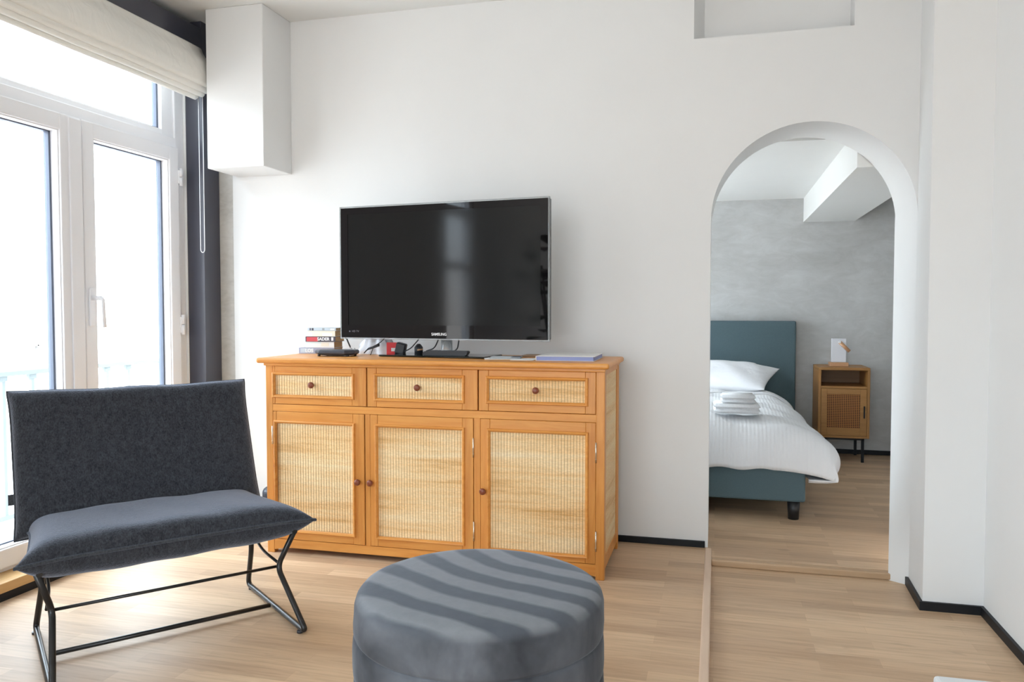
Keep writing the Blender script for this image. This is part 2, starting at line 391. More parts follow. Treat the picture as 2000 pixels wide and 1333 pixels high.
# wall behind the sideboard with the arch and the high niche
def wall_y(x): return W
SPR, ACX, AR = 1.512, 0.400, 0.4225
ARX = 0.430
N_ARC = 40
def outer_ring():
    pts = [Vector((-0.03, W, z)) for z in [0.0, 0.4, 0.8, 1.2]]
    for k in range(N_ARC + 1):
        a = PI * k / N_ARC; x = ACX - ARX * math.cos(a); pts.append(Vector((x, wall_y(x), SPR + AR * math.sin(a))))
    for z in [1.3, 1.1, 0.9, 0.7, 0.55, 0.42, 0.32, 0.24, 0.16, 0.08, 0.0, HALL]:
        t = (SPR - z) / SPR; pts.append(Vector((0.830 - 0.055 * t, W - (W - 3.495) * t, z)))
    return pts
def inner_ring(o):
    out = []
    for p in o:
        if p.x < 0 and p.z < SPR: out.append(Vector((-0.03, 4.05, p.z))); continue
        if p.x > 0.7 and p.z < SPR:
            y = 4.05 - 0.51 * (1 - smoothstep(0.0, 0.42, max(0, p.z))); out.append(Vector((0.1995 * y, y, p.z))); continue
        out.append(Vector((ACX - 0.0095 + (p.x - ACX) * 0.977, 4.05, p.z)))
    return out
O = outer_ring(); I = inner_ring(O)
b = new_bm()
vo = [b.verts.new(p) for p in O]; vi = [b.verts.new(p) for p in I]; vm = [b.verts.new(p.lerp(q, 0.04)) for p, q in zip(O, I)]
for A, B in ((vo, vm), (vm, vi)):
    for k in range(len(O) - 1):
        f = b.faces.new((A[k], A[k + 1], B[k + 1], B[k])); f.smooth = True
NB = 2.337
# spandrel above the arch up to the niche sill
arc = [b.verts.new(v.co) for v in vo[4:4 + N_ARC + 1]]
tops = [b.verts.new((v.co.x, v.co.y, NB)) for v in arc]
for k in range(N_ARC): f = b.faces.new((arc[k], arc[k + 1], tops[k + 1], tops[k])); f.smooth = arc[k].co.x > 0.55
# left of the arch
def quad(bm, *ps, smooth=False):
    f = bm.faces.new([bm.verts.new(p) for p in ps]); f.smooth = smooth; return f
quad(b, (-2.515, W, 0), (-0.03, W, 0), (-0.03, W, NB), (-2.515, W, NB))
quad(b, (-2.515, W, NB), (-0.113, W, NB), (-0.113, W, CEIL), (-2.515, W, CEIL))
quad(b, (-2.515, W, 0), (-2.515, W, CEIL), (-2.515, W + 0.01, CEIL), (-2.515, W + 0.01, 0))
for k in range(8):      # right of the niche, curving to the pier
    x0 = 0.566 + (0.830 - 0.566) * k / 8; x1 = 0.566 + (0.830 - 0.566) * (k + 1) / 8
    quad(b, (x0, wall_y(x0), NB), (x1, wall_y(x1), NB), (x1, wall_y(x1), CEIL), (x0, wall_y(x0), CEIL), smooth=True)
# niche
NY = 3.83; NXL, NXR = -0.113, 0.566
quad(b, (NXL, W, NB), (NXR, W, NB), (NXR, NY, NB), (NXL + .045, NY, NB))
quad(b, (NXL, W, NB), (NXL, W, CEIL), (NXL + .045, NY, CEIL), (NXL + .045, NY, NB))
quad(b, (NXR, W, NB), (NXR, NY, NB), (NXR, NY, CEIL), (NXR, W, CEIL))
quad(b, (NXL + .045, NY, NB), (NXR, NY, NB), (NXR, NY, CEIL), (NXL + .045, NY, CEIL))
# pier: left face, front face
PX, PY = 0.763, 3.22
rb = vo[4 + N_ARC:]           # right back line from the springing down
fr = [b.verts.new((PX, PY, v.co.z)) for v in rb]
for k in range(len(rb) - 1): b.faces.new((rb[k], rb[k + 1], fr[k + 1], fr[k]))
quad(b, rb[0].co.copy(), fr[0].co.copy(), (PX, PY, CEIL), (rb[0].co.x, rb[0].co.y, CEIL))
quad(b, (PX, PY, HALL), (0.969, PY, HALL), (0.969, PY, CEIL), (PX, PY, CEIL))
struct('wall_back', b, M['wall'], 'white plaster wall with the tall arch')
b = new_bm(); box(b, -2.75, -2.5151, W + 0.006, W + 0.05, 0, CEIL)
struct('wall_back.001', b, M['strip'], 'raw grey plaster strip beside the steel column')
b = new_bm(); box(b, -2.48, -2.161, 3.45, W, 1.812, CEIL, 0.003, 1)
struct('wall_bulkhead', b, M['wall'], 'white boxed bulkhead hanging in the corner')
# right wall
b = new_bm(); box(b, 0.969, 1.05, -2.6, 3.3, HALL, CEIL)
struct('wall_right', b, M['wall'], 'white wall on the right of the passage')
# wall behind the camera, with a window opening
b = new_bm()
for a in ((-2.72, -2.3, -0.03, CEIL), (0.1, 0.97, -0.03, CEIL), (-2.3, 0.1, -0.03, 0.15), (-2.3, 0.1, 2.45, CEIL)):
    box(b, a[0], a[1], -2.70, -2.60, a[2], a[3])
struct('wall_front', b, M['wall'], 'white wall facing the arch')
# window wall
b = new_bm()
box(b, -2.80, -2.70, 0.86, 2.20, 0, CEIL); box(b, -2.80, -2.70, -2.6, 0.36, 0, CEIL)
box(b, -2.80, -2.72, 0.36, 0.86, 2.43, CEIL); box(b, -2.80, -2.72, 2.20, 3.75, 2.43, CEIL); box(b, -2.80, -2.70, 0.36, 0.86, 0, 0.10)
box(b, -2.80, -2.70, 3.575, 3.75, 0, 2.43)
struct('wall_left', b, M['wall'], 'white wall holding the tall windows')
# ceiling
b = new_bm(); box(b, -2.80, 1.05, -2.7, 4.5, CEIL, CEIL + 0.1)
struct('ceiling', b, M['ceil'], 'white ceiling of the living room')

# steel column and beam
b = new_bm(); box(b, -2.722, -2.60, 3.58, W + 0.004, 0, CEIL, 0.003, 2)
struct('steel_column', b, M['steel'], 'anthracite steel column beside the window'); bpy.data.objects['steel_column']['kind'] = 'structure'
b = new_bm(); box(b, -2.72, -2.60, 0.0, 3.579, 2.40, 2.560, 0.003, 2)
struct('steel_beam', b, M['steel'], 'anthracite steel beam above the window')
# threshold
b = new_bm(); box(b, -2.80, -2.598, -2.6, 3.60, 0.031, 0.069, 0.003, 2)
struct('trim_3', b, M['sillwood'], 'varnished wooden threshold under the window')
b = new_bm(); box(b, -2.80, -2.600, -2.6, 3.579, -0.05, 0.031)
struct('trim_4', b, M['black'], 'black plinth below the threshold')

# baseboards
b = new_bm(); box(b, -2.515, -0.043, W - 0.012, W, 0.0, 0.030, 0.002, 2)
struct('baseboard_back', b, M['black'], 'black baseboard of the wall behind the sideboard')
def bb_quad(p0, p1, h=0.030, t=0.012, z=HALL):
    p0, p1 = Vector(p0), Vector(p1); d = (p1 - p0).normalized(); n = Vector((d.y, -d.x, 0)) * t
    return p0, p1, n
b = new_bm()
poly = [(0.774, 3.500), (0.7625, 3.2195), (0.9695, 3.2195), (0.9695, -2.6), (0.957, -2.6), (0.957, 3.2075), (0.7505, 3.2075), (0.7505, 3.2195), (0.762, 3.500)]
prism(b, poly, 'Z', HALL, HALL + 0.033)
struct('baseboard_right', b, M['black'], 'black baseboard round the pier and along the passage')

# bedroom
b = new_bm(); box(b, -1.84, 1.5, 6.45, 6.5, 0, 2.1)
struct('wall_bedroom_back', b, M['bedwall'], 'mottled grey plaster wall of the bedroom')
b = new_bm(); box(b, 1.45, 1.5, 4.05, 6.5, 0, 2.1)
struct('wall_bedroom_right', b, M['bedwall'], 'grey plaster side wall of the bedroom')
b = new_bm()
for a in ((4.05, 4.25, 0, 2.3), (6.3, 6.5, 0, 2.3), (4.25, 6.3, 0, 0.15), (4.25, 6.3, 1.76, 2.3)):
    box(b, -1.83, -1.75, a[0], a[1], a[2], a[3])
struct('wall_bedroom_left', b, M['wall'], 'bedroom wall with its window')
b = new_bm(); box(b, -1.84, 1.5, 4.27, 6.5, 1.965, 2.1); box(b, -1.84, 1.5, 4.04, 4.28, 2.1, 2.2)
struct('ceiling.001', b, M['ceil'], 'white bedroom ceiling')
b = new_bm(); box(b, 0.640, 1.010, 4.056, 6.45, 1.782, 1.966)
struct('ceiling_beam', b, M['ceil'], 'white boxed beam under the bedroom ceiling')
b = new_bm(); box(b, -2.7, 1.45, 6.438, 6.45, 0, 0.034, 0.002, 2)
struct('baseboard_bedroom', b, M['black'], 'black baseboard of the bedroom')
b = new_bm(); quad(b, (-2.8, 4.05, 0), (-0.03, 4.05, 0), (-0.03, 4.05, 2.25), (-2.8, 4.05, 2.25))
ia = I[4:4 + N_ARC + 1]
for p, q in zip(ia, ia[1:]): quad(b, p, q, (q.x, 4.05, 2.25), (p.x, 4.05, 2.25))
ir = I[4 + N_ARC:]
for p, q in zip(ir, ir[1:]): quad(b, p, q, (1.52, 4.05, q.z), (1.52, 4.05, p.z))
quad(b, ir[0], (1.52, 4.05, ir[0].z), (1.52, 4.05, 2.25), (ir[0].x, 4.05, 2.25))
struct('wall_bedroom_front', b, M['wall'], 'bedroom side of the arch wall')

# ------------------------------------------------------------------ windows
def frame_ring(bm, x0, x1, y0, y1, z0, z1, wl, wr, wb, wt, bev=0.004):
    box(bm, x0, x1, y0, y0 + wl, z0, z1, bev); box(bm, x0, x1, y1 - wr, y1, z0, z1, bev)
    box(bm, x0 + .0004, x1 - .0004, y0 + wl - .004, y1 - wr + .004, z0, z0 + wb, bev); box(bm, x0 + .0004, x1 - .0004, y0 + wl - .004, y1 - wr + .004, z1 - wt, z1, bev)
def gasket_ring(bm, y0, y1, z0, z1, x0=-2.768, x1=-2.742, w=0.012):
    for a in ((y0 - .001, y0 + w, z0, z1), (y1 - w, y1 + .001, z0, z1), (y0, y1, z0 - .001, z0 + w * .6), (y0, y1, z1 - w * .6, z1 + .001)):
        box(bm, x0, x1, *a)
def pane(parent, y0, y1, z0, z1, x=-2.755, t=0.006):
    bm = new_bm(); box(bm, x - t / 2, x + t / 2, y0, y1, z0, z1); o = obj('pane', bm, M['glass'], parent); return o

win = thing('window_1', 'white double french window with transom light', 'window', (0, 0, 0)); win['kind'] = 'structure'
b = new_bm()
box(b, -2.795, -2.712, 2.215, 2.262, 0.069, 2.43, 0.004); box(b, -2.795, -2.712, 3.505, 3.574, 0.069, 2.43, 0.004)
box(b, -2.795, -2.712, 2.25, 3.51, 1.925, 1.990, 0.004); box(b, -2.795, -2.712, 2.25, 3.51, 2.40, 2.43); box(b, -2.795, -2.712, 2.25, 3.51, 0.069, 0.10, 0.003)
frame_ring(b, -2.785, -2.722, 2.262, 3.505, 1.988, 2.41, .035, .085, .03, .03)
obj('window_frame', b, M['pvc'], win)
b = new_bm(); gasket_ring(b, 2.297, 3.420, 2.018, 2.38); obj('glazing_gasket', b, M['gasket'], win)
pane(win, 2.295, 3.422, 2.016, 2.382)
for nm, (y0, y1, g0, g1) in {'left': (2.250, 2.870, 2.325, 2.757), 'right': (2.876, 3.515, 2.947, 3.446)}.items():
    bm = new_bm()
    frame_ring(bm, -2.780, -2.698, y0, y1, 0.085, 1.938, g0 - y0, y1 - g1, 0.162 - 0.085, 1.938 - 1.868, 0.005)
    # small step of the glazing bead
    frame_ring(bm, -2.750, -2.706, g0 - .004, g1 + .004, 0.158, 1.872, 0.010, 0.010, 0.010, 0.010, 0.003)
    leaf = obj('window_leaf', bm, M['pvc'], win)
    bm = new_bm(); gasket_ring(bm, g0 + .004, g1 - .004, 0.166, 1.864); obj('glazing_gasket', bm, M['gasket'], leaf)
    pane(leaf, g0 + .002, g1 - .002, 0.164, 1.866)
    if nm == 'left':
        bm = new_bm(); box(bm, -2.700, -2.690, 2.800, 2.867, 0.09, 1.93, 0.003); obj('cover_strip', bm, M['pvc'], leaf)
        bm = new_bm(); box(bm, -2.77, -2.712, 2.869, 2.877, 0.09, 1.93); obj('gap_shade', bm, M['gasket'], leaf)  # dark strip added in the gap between leaves, standing in for its shade
    else:
        bm = new_bm(); box(bm, -2.699, -2.688, 2.895, 2.925, 1.03, 1.20, 0.005, 3); tube(bm, [(-2.69, 2.910, 1.155), (-2.640, 2.910, 1.155)], 0.010, 12)
        tube(bm, fillet([(-2.648, 2.910, 1.160), (-2.630, 2.905, 1.150), (-2.620, 2.902, 1.025)], .015), 0.008, 12, rz=0.7)
        obj('handle', bm, M['pvc'], leaf)
for z0, z1 in ((1.745, 1.835), (0.975, 1.078)):
    bm = new_bm(); tube(bm, [(-2.690, 3.520, z0), (-2.690, 3.520, (z0 + z1) / 2 - .002)], 0.0085, 14); tube(bm, [(-2.690, 3.520, (z0 + z1) / 2 + .002), (-2.690, 3.520, z1)], 0.0085, 14)
    box(bm, -2.715, -2.692, 3.508, 3.534, z0 + .01, z1 - .01, 0.002); obj('hinge', bm, M['pvc'], win)

# windows out of the picture that light the room
w2 = thing('window_2', 'tall narrow white window beside the sofa corner', 'window'); w2['kind'] = 'structure'
b = new_bm(); frame_ring(b, -2.795, -2.712, 0.36, 0.86, 0.10, 2.43, .06, .06, .06, .06)
box(b, -2.79, -2.715, 0.40, 0.82, 1.90, 1.98); box(b, -2.79, -2.715, 0.40, 0.82, 1.45, 1.51)
obj('window_frame', b, M['pvc'], w2); pane(w2, 0.40, 0.82, 0.14, 2.39)
w3 = thing('window_3', 'wide white window added behind the camera for daylight', 'window'); w3['kind'] = 'structure'  # unseen window added behind the camera to light the room
b = new_bm()
for a in ((-2.3, -2.24, .15, 2.45), (0.04, 0.1, .15, 2.45), (-1.14, -1.06, .15, 2.45)): box(b, a[0], a[1], -2.69, -2.62, a[2], a[3])
for a in ((.15, .21), (2.39, 2.45)): box(b, -2.3, 0.1, -2.69, -2.62, *a)
obj('window_frame', b, M['pvc'], w3)
bm = new_bm(); box(bm, -2.28, 0.08, -2.662, -2.656, .17, 2.43); obj('pane', bm, M['glass'], w3)
w4 = thing('window_4', 'bedroom window with white frame', 'window'); w4['kind'] = 'structure'
b = new_bm(); frame_ring(b, -1.825, -1.755, 4.25, 6.30, .15, 1.76, .06, .06, .06, .06); box(b, -1.82, -1.76, 5.24, 5.31, .18, 1.73)
obj('window_frame', b, M['pvc'], w4); pane(w4, 4.3, 6.25, .20, 1.71, x=-1.792)
window_light('portal_window_1', (-2.81, 2.89, 1.25), (2.36, 1.36), (0, -PI / 2, 0))
window_light('portal_window_2', (-2.81, 0.61, 1.25), (2.36, 0.52), (0, -PI / 2, 0))
window_light('portal_window_3', (-1.1, -2.71, 1.3), (2.4, 2.3), (PI / 2, 0, 0))
window_light('portal_window_4', (-1.84, 5.275, 0.955), (1.62, 2.05), (0, -PI / 2, 0))

# roman blind
rb_ = thing('roman_blind', 'ivory roman blind drawn up in folds above the french window', 'blind', (-2.57, 3.515, 2.18))
def blind_layer(prof, y0, y1, bulge=0.0):
    bm = new_bm(); n = len(prof)
    def fn(u, v):
        k = u * (n - 1); i = min(int(k), n - 2); f = k - i
        x = prof[i][0] * (1 - f) + prof[i + 1][0] * f; z = prof[i][1] * (1 - f) + prof[i + 1][1] * f
        y = y0 + (y1 - y0) * v
        sag = 0.006 * math.sin(y * 9 + z * 14) * math.sin(u * PI) * 0.6
        edge = (v ** 30); x += sag - 0.004 * edge
        return Vector((x + 2.57, y - 3.515, z - 2.18))
    grid(bm, (n - 1) * 3, 40, fn); return bm
def rounded_prof(pts, r=0.02):
    return [(p.x, p.y) for p in [Vector((q.x, q.y)) for q in fillet([Vector((x, z, 0)) for x, z in pts], r, 5)]]
P1 = rounded_prof([(-2.598, 2.445), (-2.562, 2.445), (-2.548, 2.405), (-2.515, 2.36), (-2.492, 2.285), (-2.497, 2.235), (-2.530, 2.225), (-2.575, 2.40)])
P2 = rounded_prof([(-2.585, 2.42), (-2.522, 2.29), (-2.510, 2.215), (-2.525, 2.203), (-2.560, 2.215), (-2.59, 2.36)])
P3 = rounded_prof([(-2.592, 2.40), (-2.540, 2.26), (-2.527, 2.196), (-2.545, 2.184), (-2.575, 2.20), (-2.596, 2.35)])
P4 = rounded_prof([(-2.596, 2.38), (-2.568, 2.24), (-2.556, 2.182), (-2.575, 2.172), (-2.590, 2.18), (-2.599, 2.35)])
for P, y1 in ((P1, 3.530), (P2, 3.520), (P3, 3.512), (P4, 3.500)):
    o = obj('blind_fold', blind_layer(P, 2.06, y1), M['blind'], rb_)
    md = o.modifiers.new('cloth thickness', 'SOLIDIFY'); md.thickness = 0.003
bm = new_bm(); box(bm, -0.030, -0.004, -1.46, 0.02, 0.235, 0.262, 0.003); obj('head_rail', bm, M['pvc'], rb_)
bm = new_bm()
pts = [(-0.004, 0.0, 0.02), (-0.004, 0.0, -0.775)] ; loop = [Vector((-0.004, 0, 0.03)), Vector((-0.004, 0, -0.76))]
for k in range(1, 10): a = PI * k / 10; loop.append(Vector((-0.004 + 0.012 - 0.012 * math.cos(a), 0, -0.765 - 0.016 * math.sin(a))))
loop += [Vector((0.020, 0, -0.76)), Vector((0.020, 0, 0.03))]
tube(bm, loop, 0.0019, 8); obj('bead_chain', bm, M['pvc'], rb_)

# ------------------------------------------------------------------ outside
b = new_bm(); box(b, -3.55, -2.81, -2.0, 4.6, -0.16, -0.04)
struct('balcony_floor', b, M['balcony'], 'pale balcony slab outside the window', cat='balcony')
rl = thing('balcony_railing', 'pale painted metal railing outside the french window', 'railing', (-3.4, 2.6, -0.04))
bm = new_bm(); box(bm, -0.022, 0.022, -3.0, 1.66, 0.815, 0.842, 0.005); box(bm, -0.012, 0.012, -3.0, 1.66, 0.10, 0.125); obj('top_rail', bm, M['rail'], rl)
for k in range(17):
    y = 3.94 - 0.17 * k
    bm = new_bm(); box(bm, -0.009, 0.009, y - 2.6 - 0.009, y - 2.6 + 0.009, 0.12, 0.82); box(bm, -0.012, 0.012, y - 2.6 - 0.022, y - 2.6 + 0.022, 0.79, 0.818, 0.004); obj('baluster', bm, M['rail'], rl)
for y in (1.635, -1.9):
    bm = new_bm(); box(bm, -0.02, 0.02, y - 0.02, y + 0.02, 0.0, 0.83, 0.003); obj('post', bm, M['rail'], rl)
fc = thing('facing_building', 'pale building across the street with grey framed windows', 'building', (-11.0, 6.0, -6.0))
bm = new_bm(); box(bm, -0.5, 0.0, -9, 26, 0, 8.3); obj('wall', bm, M['facade'], fc)
for y0, y1, z0, z1 in ((3.1, 4.66, 5.0, 6.53), (3.1, 4.66, 2.6, 4.1), (8.0, 9.5, 2.6, 4.1), (-1.5, 0.0, 5.0, 6.53)):
    bm = new_bm()
    box(bm, 0.0, 0.06, y0, y1, z1 - .02, z1); box(bm, 0, .06, y1 - .03, y1, z0, z1); box(bm, 0, .06, y0, y1, z0, z0 + .02); box(bm, 0, .06, y0, y0 + .03, z0, z1)
    f = obj('window', bm, M['facadeframe'], fc)

# ================================================================== THINGS
# ------------------------------------------------------------------ sideboard
def local(bm_fn): pass
SB = thing('sideboard', 'honey pine sideboard with rattan panelled doors and drawers under the television', 'sideboard', (-1.20, 3.14, 0))
def L(x): return x + 1.20
def D(y): return y - 3.14
def lbox(bm, x0, x1, y0, y1, z0, z1, bev=0.002, seg=2): box(bm, L(x0), L(x1), D(y0), D(y1), z0, z1, bev, seg)
YF, YB = 3.14, 3.612
# top with rounded nosing
bm = new_bm(); lbox(bm, -2.003, -0.412, 3.108, 3.625, 0.864, 0.888, 0.010, 4); obj('top', bm, M['pinex'], SB)
bm = new_bm(); lbox(bm, -1.975, -0.430, 3.128, 3.615, 0.852, 0.866, 0.003); obj('top_moulding', bm, M['pinex'], SB)
# legs (corner posts)
for x0 in (-1.972, -0.469):
    for y0, y1 in ((YF, YF + 0.034), (YB - 0.034, YB)):
        bm = new_bm(); lbox(bm, x0, x0 + 0.036, y0, y1, 0.0, 0.856, 0.003); obj('leg', bm, M['pinez'], SB)
# carcass rails, dividers, back, bottom
bm = new_bm()
lbox(bm, -1.938, -0.467, YF + .001, YF + .03, 0.646, 0.678, 0.002)
obj('middle_rail', bm, M['pinex'], SB)
bm = new_bm()
n = 24
prof = [(L(-1.938 + 1.471 * k / n), 0.026 + 0.010 * (1 - min(1, abs(2 * k / n - 1) * 6 - 5) if abs(2 * k / n - 1) > 5 / 6 else 1) * 0 + (0.012 * smoothstep(0.90, 1.0, abs(2 * k / n - 1)) * -1)) for k in range(n + 1)] + [(L(-0.467), 0.064), (L(-1.938), 0.064)]
prism(bm, prof, 'Y', D(YF + .002), D(YF + .026)); obj('bottom_rail', bm, M['pinex'], SB)
for xa, xb, z0, z1 in ((-1.486, -1.463, 0.064, 0.648), (-0.987, -0.959, 0.064, 0.648)):
    bm = new_bm(); lbox(bm, xa, xb, YF + .003, YF + .028, z0, z1, 0.001); obj('divider', bm, M['pinez'], SB)
bm = new_bm(); lbox(bm, -1.955, -0.45, YF + .03, YB - .004, 0.05, 0.064, 0); lbox(bm, -1.955, -0.45, YB - .012, YB - .004, 0.05, 0.86, 0)
lbox(bm, -1.962, -1.952, YF + .034, YB - .034, .064, .86, 0); lbox(bm, -1.94, -0.47, YF + .03, YF + .034, .05, .86, 0)
obj('carcass', bm, M['pinex'], SB)
def moulding(bm, x0, x1, z0, z1, y, w=0.014, h=0.010):
    """picture-frame bead standing proud of the door, mitred at the corners"""
    t = bmesh.new()
    prof = [(0, 0), (0.002, h * .8), (w * .35, h), (w * .65, h * .85), (w * .8, h * .4), (w, 0.001), (w, -0.004)]
    loops = []
    for off, hh in prof:
        loops.append([t.verts.new((L(x), D(y) - hh, z)) for x, z in ((x0 + off, z0 + off), (x1 - off, z0 + off), (x1 - off, z1 - off), (x0 + off, z1 - off))])
    for A, B in zip(loops, loops[1:]):
        for k in range(4): t.faces.new((A[k], A[(k + 1) % 4], B[(k + 1) % 4], B[k]))
    join(bm, t)
def front_panel(name, x0, x1, z0, z1, px0, px1, pz0, pz1, knob=None, hinges=None):
    y0, y1 = YF, YF + 0.022
    bm = new_bm(); lbox(bm, px0 + .0128, px1 - .0128, y0 + .0125, y0 + .016, pz0 + .0128, pz1 - .0128, 0); d = obj(name, bm, M['pinez'], SB)
    for a_, b_ in ((x0, px0 + .012), (px1 - .012, x1)): bm = new_bm(); lbox(bm, a_, b_, y0, y1, z0, z1, 0.0015, 1); obj('stile', bm, M['pinez'], d)
    for a_, b_ in ((z0, pz0 + .012), (pz1 - .012, z1)): bm = new_bm(); lbox(bm, px0 + .0125, px1 - .0125, y0 + .0004, y1, a_, b_, 0.0015, 1); obj('cross_rail', bm, M['pinex'], d)
    bm = new_bm(); moulding(bm, px0, px1, pz0, pz1, y0); obj('moulding', bm, M['pinex'], d)
    bm = new_bm(); lbox(bm, px0 + .0128, px1 - .0128, y0 + .005, y0 + .012, pz0 + .0128, pz1 - .0128, 0); obj('rattan_panel', bm, M['rattan'], d)
    if knob:
        bm = new_bm(); mt = Matrix.Translation((L(knob[0]), D(knob[2]), knob[1])) @ Matrix.Rotation(PI / 2, 4, 'X')
        lathe(bm, [(0.0055, -0.004), (0.0055, 0.006), (0.0075, 0.009), (0.0125, 0.013), (0.0142, 0.018), (0.0135, 0.023), (0.0095, 0.0265), (0.004, 0.028)], 24, mt); obj('knob', bm, M['knob'], d)
    for hx, hz in hinges or ():
        bm = new_bm(); tube(bm, [(L(hx), D(y0) - .003, hz - .041), (L(hx), D(y0) - .003, hz + .041)], 0.0032, 10)
        for q in (-.027, 0, .027): tube(bm, [(L(hx), D(y0) - .003, hz + q - .001), (L(hx), D(y0) - .003, hz + q + .001)], 0.0040, 10)
        obj('hinge', bm, M['brass'], d)
front_panel('drawer', -1.966 + .03, -1.478, 0.680, 0.851, -1.937, -1.533, 0.708, 0.824, (-1.738, 0.769, YF + .005))
front_panel('drawer', -1.473, -0.970, 0.680, 0.851, -1.441, -1.025, 0.706, 0.827, (-1.236, 0.770, YF + .005))
front_panel('drawer', -0.964, -0.470, 0.680, 0.851, -0.934, -0.500, 0.710, 0.827, (-0.717, 0.771, YF + .005))
front_panel('door', -1.966 + .03, -1.489, 0.066, 0.645, -1.932, -1.531, 0.098, 0.606, (-1.515, 0.348, YF), [(-1.938, 0.538), (-1.938, 0.165)])
front_panel('door', -1.461, -0.989, 0.066, 0.645, -1.438, -1.025, 0.098, 0.606, (-1.456, 0.348, YF), [(-0.988, 0.522), (-0.986, 0.165)])
front_panel('door', -0.957, -0.4695, 0.066, 0.645, -0.928, -0.498, 0.086, 0.606, (-0.943, 0.341, YF), [(-0.468, 0.524), (-0.467, 0.160)])
# side panel (right side, seen at a slant) and its twin
for sx, xo in ((1, -0.433), (-1, -1.972)):
    bm = new_bm()
    a, c = (xo - .014, xo - .002) if sx > 0 else (xo + .002, xo + .014)
    lbox(bm, a, c, YF + .030, YF + .058, 0.035, .86, .001); lbox(bm, a, c, YB - .062, YB - .030, 0.035, .86, .001)
    lbox(bm, a + .0003, c - .0003, YF + .05, YB - .05, 0.035, .085, .001); lbox(bm, a + .0003, c - .0003, YF + .05, YB - .05, .835, .86, .001)
    s_ = obj('side_frame', bm, M['pinez'], SB)
    bm = new_bm(); q0, q1 = (xo - .012, xo - .006) if sx > 0 else (xo + .006, xo + .012)
    lbox(bm, q0, q1, YF + .056, YB - .060, .083, .837, 0); obj('rattan_panel', bm, M['rattany'], s_)

# ------------------------------------------------------------------ television
TV = thing('television', 'black flat television with glossy bezel standing on the sideboard', 'television', (-1.211, 3.36, 0.889), math.radians(-5.88))
TW, TH, TZ = 1.042, 0.622, 0.077
bm = new_bm(); box(bm, -TW / 2 + .004, TW / 2 - .004, -0.012, 0.028, TZ + .006, TZ + TH - .004, 0.006, 3)
box(bm, -0.36, 0.36, 0.02, 0.06, TZ + .06, TZ + TH - .08, 0.015, 3); obj('casing', bm, M['plastic'], TV)
sx0, sx1, sz0, sz1 = -TW / 2 + .044, TW / 2 - .040, TZ + .066, TZ + TH - .036
bm = new_bm()
e = 0.007
for a in ((-TW / 2 + e, sx0, TZ + e, TZ + TH - e), (sx1, TW / 2 - e, TZ + e, TZ + TH - e), (sx0, sx1, TZ + e, sz0), (sx0, sx1, sz1, TZ + TH - e)):
    quad(bm, (a[0], -.0145, a[2]), (a[1], -.0145, a[2]), (a[1], -.0145, a[3]), (a[0], -.0145, a[3]))
for p, q in (((sx0, sz0), (sx1, sz0)), ((sx1, sz0), (sx1, sz1)), ((sx1, sz1), (sx0, sz1)), ((sx0, sz1), (sx0, sz0))):
    quad(bm, (p[0], -.0145, p[1]), (q[0], -.0145, q[1]), (q[0], -.011, q[1]), (p[0], -.011, p[1]))
bmesh.ops.remove_doubles(bm, verts=bm.verts, dist=0.0001)
bz = obj('bezel', bm, M['gloss'], TV)
bm = new_bm(); box(bm, sx0, sx1, -.0125, -.0118, sz0, sz1); obj('screen', bm, M['screen'], TV)
bm = new_bm()
for a in ((-TW / 2, -TW / 2 + e, TZ, TZ + TH), (TW / 2 - e, TW / 2, TZ, TZ + TH), (-TW / 2 + e, TW / 2 - e, TZ, TZ + e), (-TW / 2 + e, TW / 2 - e, TZ + TH - e, TZ + TH)):
    box(bm, a[0], a[1], -.0150, -.002, a[2], a[3], 0.001, 1)
obj('clear_edge', bm, M['clear'], TV)
b_ = text_bm('SAMSUNG', 0.0175, Matrix.Translation((-0.002 + 0.0, -.0150, TZ + .026)) @ FACE_CAM, bold=0.0002, sx=0.95); obj('lettering', b_, M['silver'], bz)
b_ = text_bm('HD TV', 0.013, Matrix.Translation((-TW / 2 + .083, -.0150, TZ + .036)) @ FACE_CAM)
join(b_, (lambda t: (bmesh.ops.create_circle(t, cap_ends=True, radius=.004, segments=12, matrix=Matrix.Translation((-TW / 2 + .052, -.0152, TZ + .036)) @ FACE_CAM), t)[1])(bmesh.new()))
obj('lettering', b_, M['dimgrey'], bz)
bm = new_bm(); lathe(bm, [(0.030, 0.006), (0.026, 0.03), (0.026, 0.09)], 24, Matrix.Translation((0.015, 0.03, 0))); box(bm, -0.03, .06, .025, .05, .08, .16, .004); obj('neck', bm, M['clear'], TV)
bm = new_bm(); box(bm, -0.290, 0.235, -0.060, 0.165, 0.0, 0.008, 0.003, 2); obj('stand_plate', bm, M['basegloss'], TV)

# ------------------------------------------------------------------ lounge chair (wide, low, sled legs)
LC = thing('lounge_chair', 'wide charcoal fabric lounge chair on a dark metal sled frame by the window', 'chair', (-1.695, 2.165, 0), 0.885)
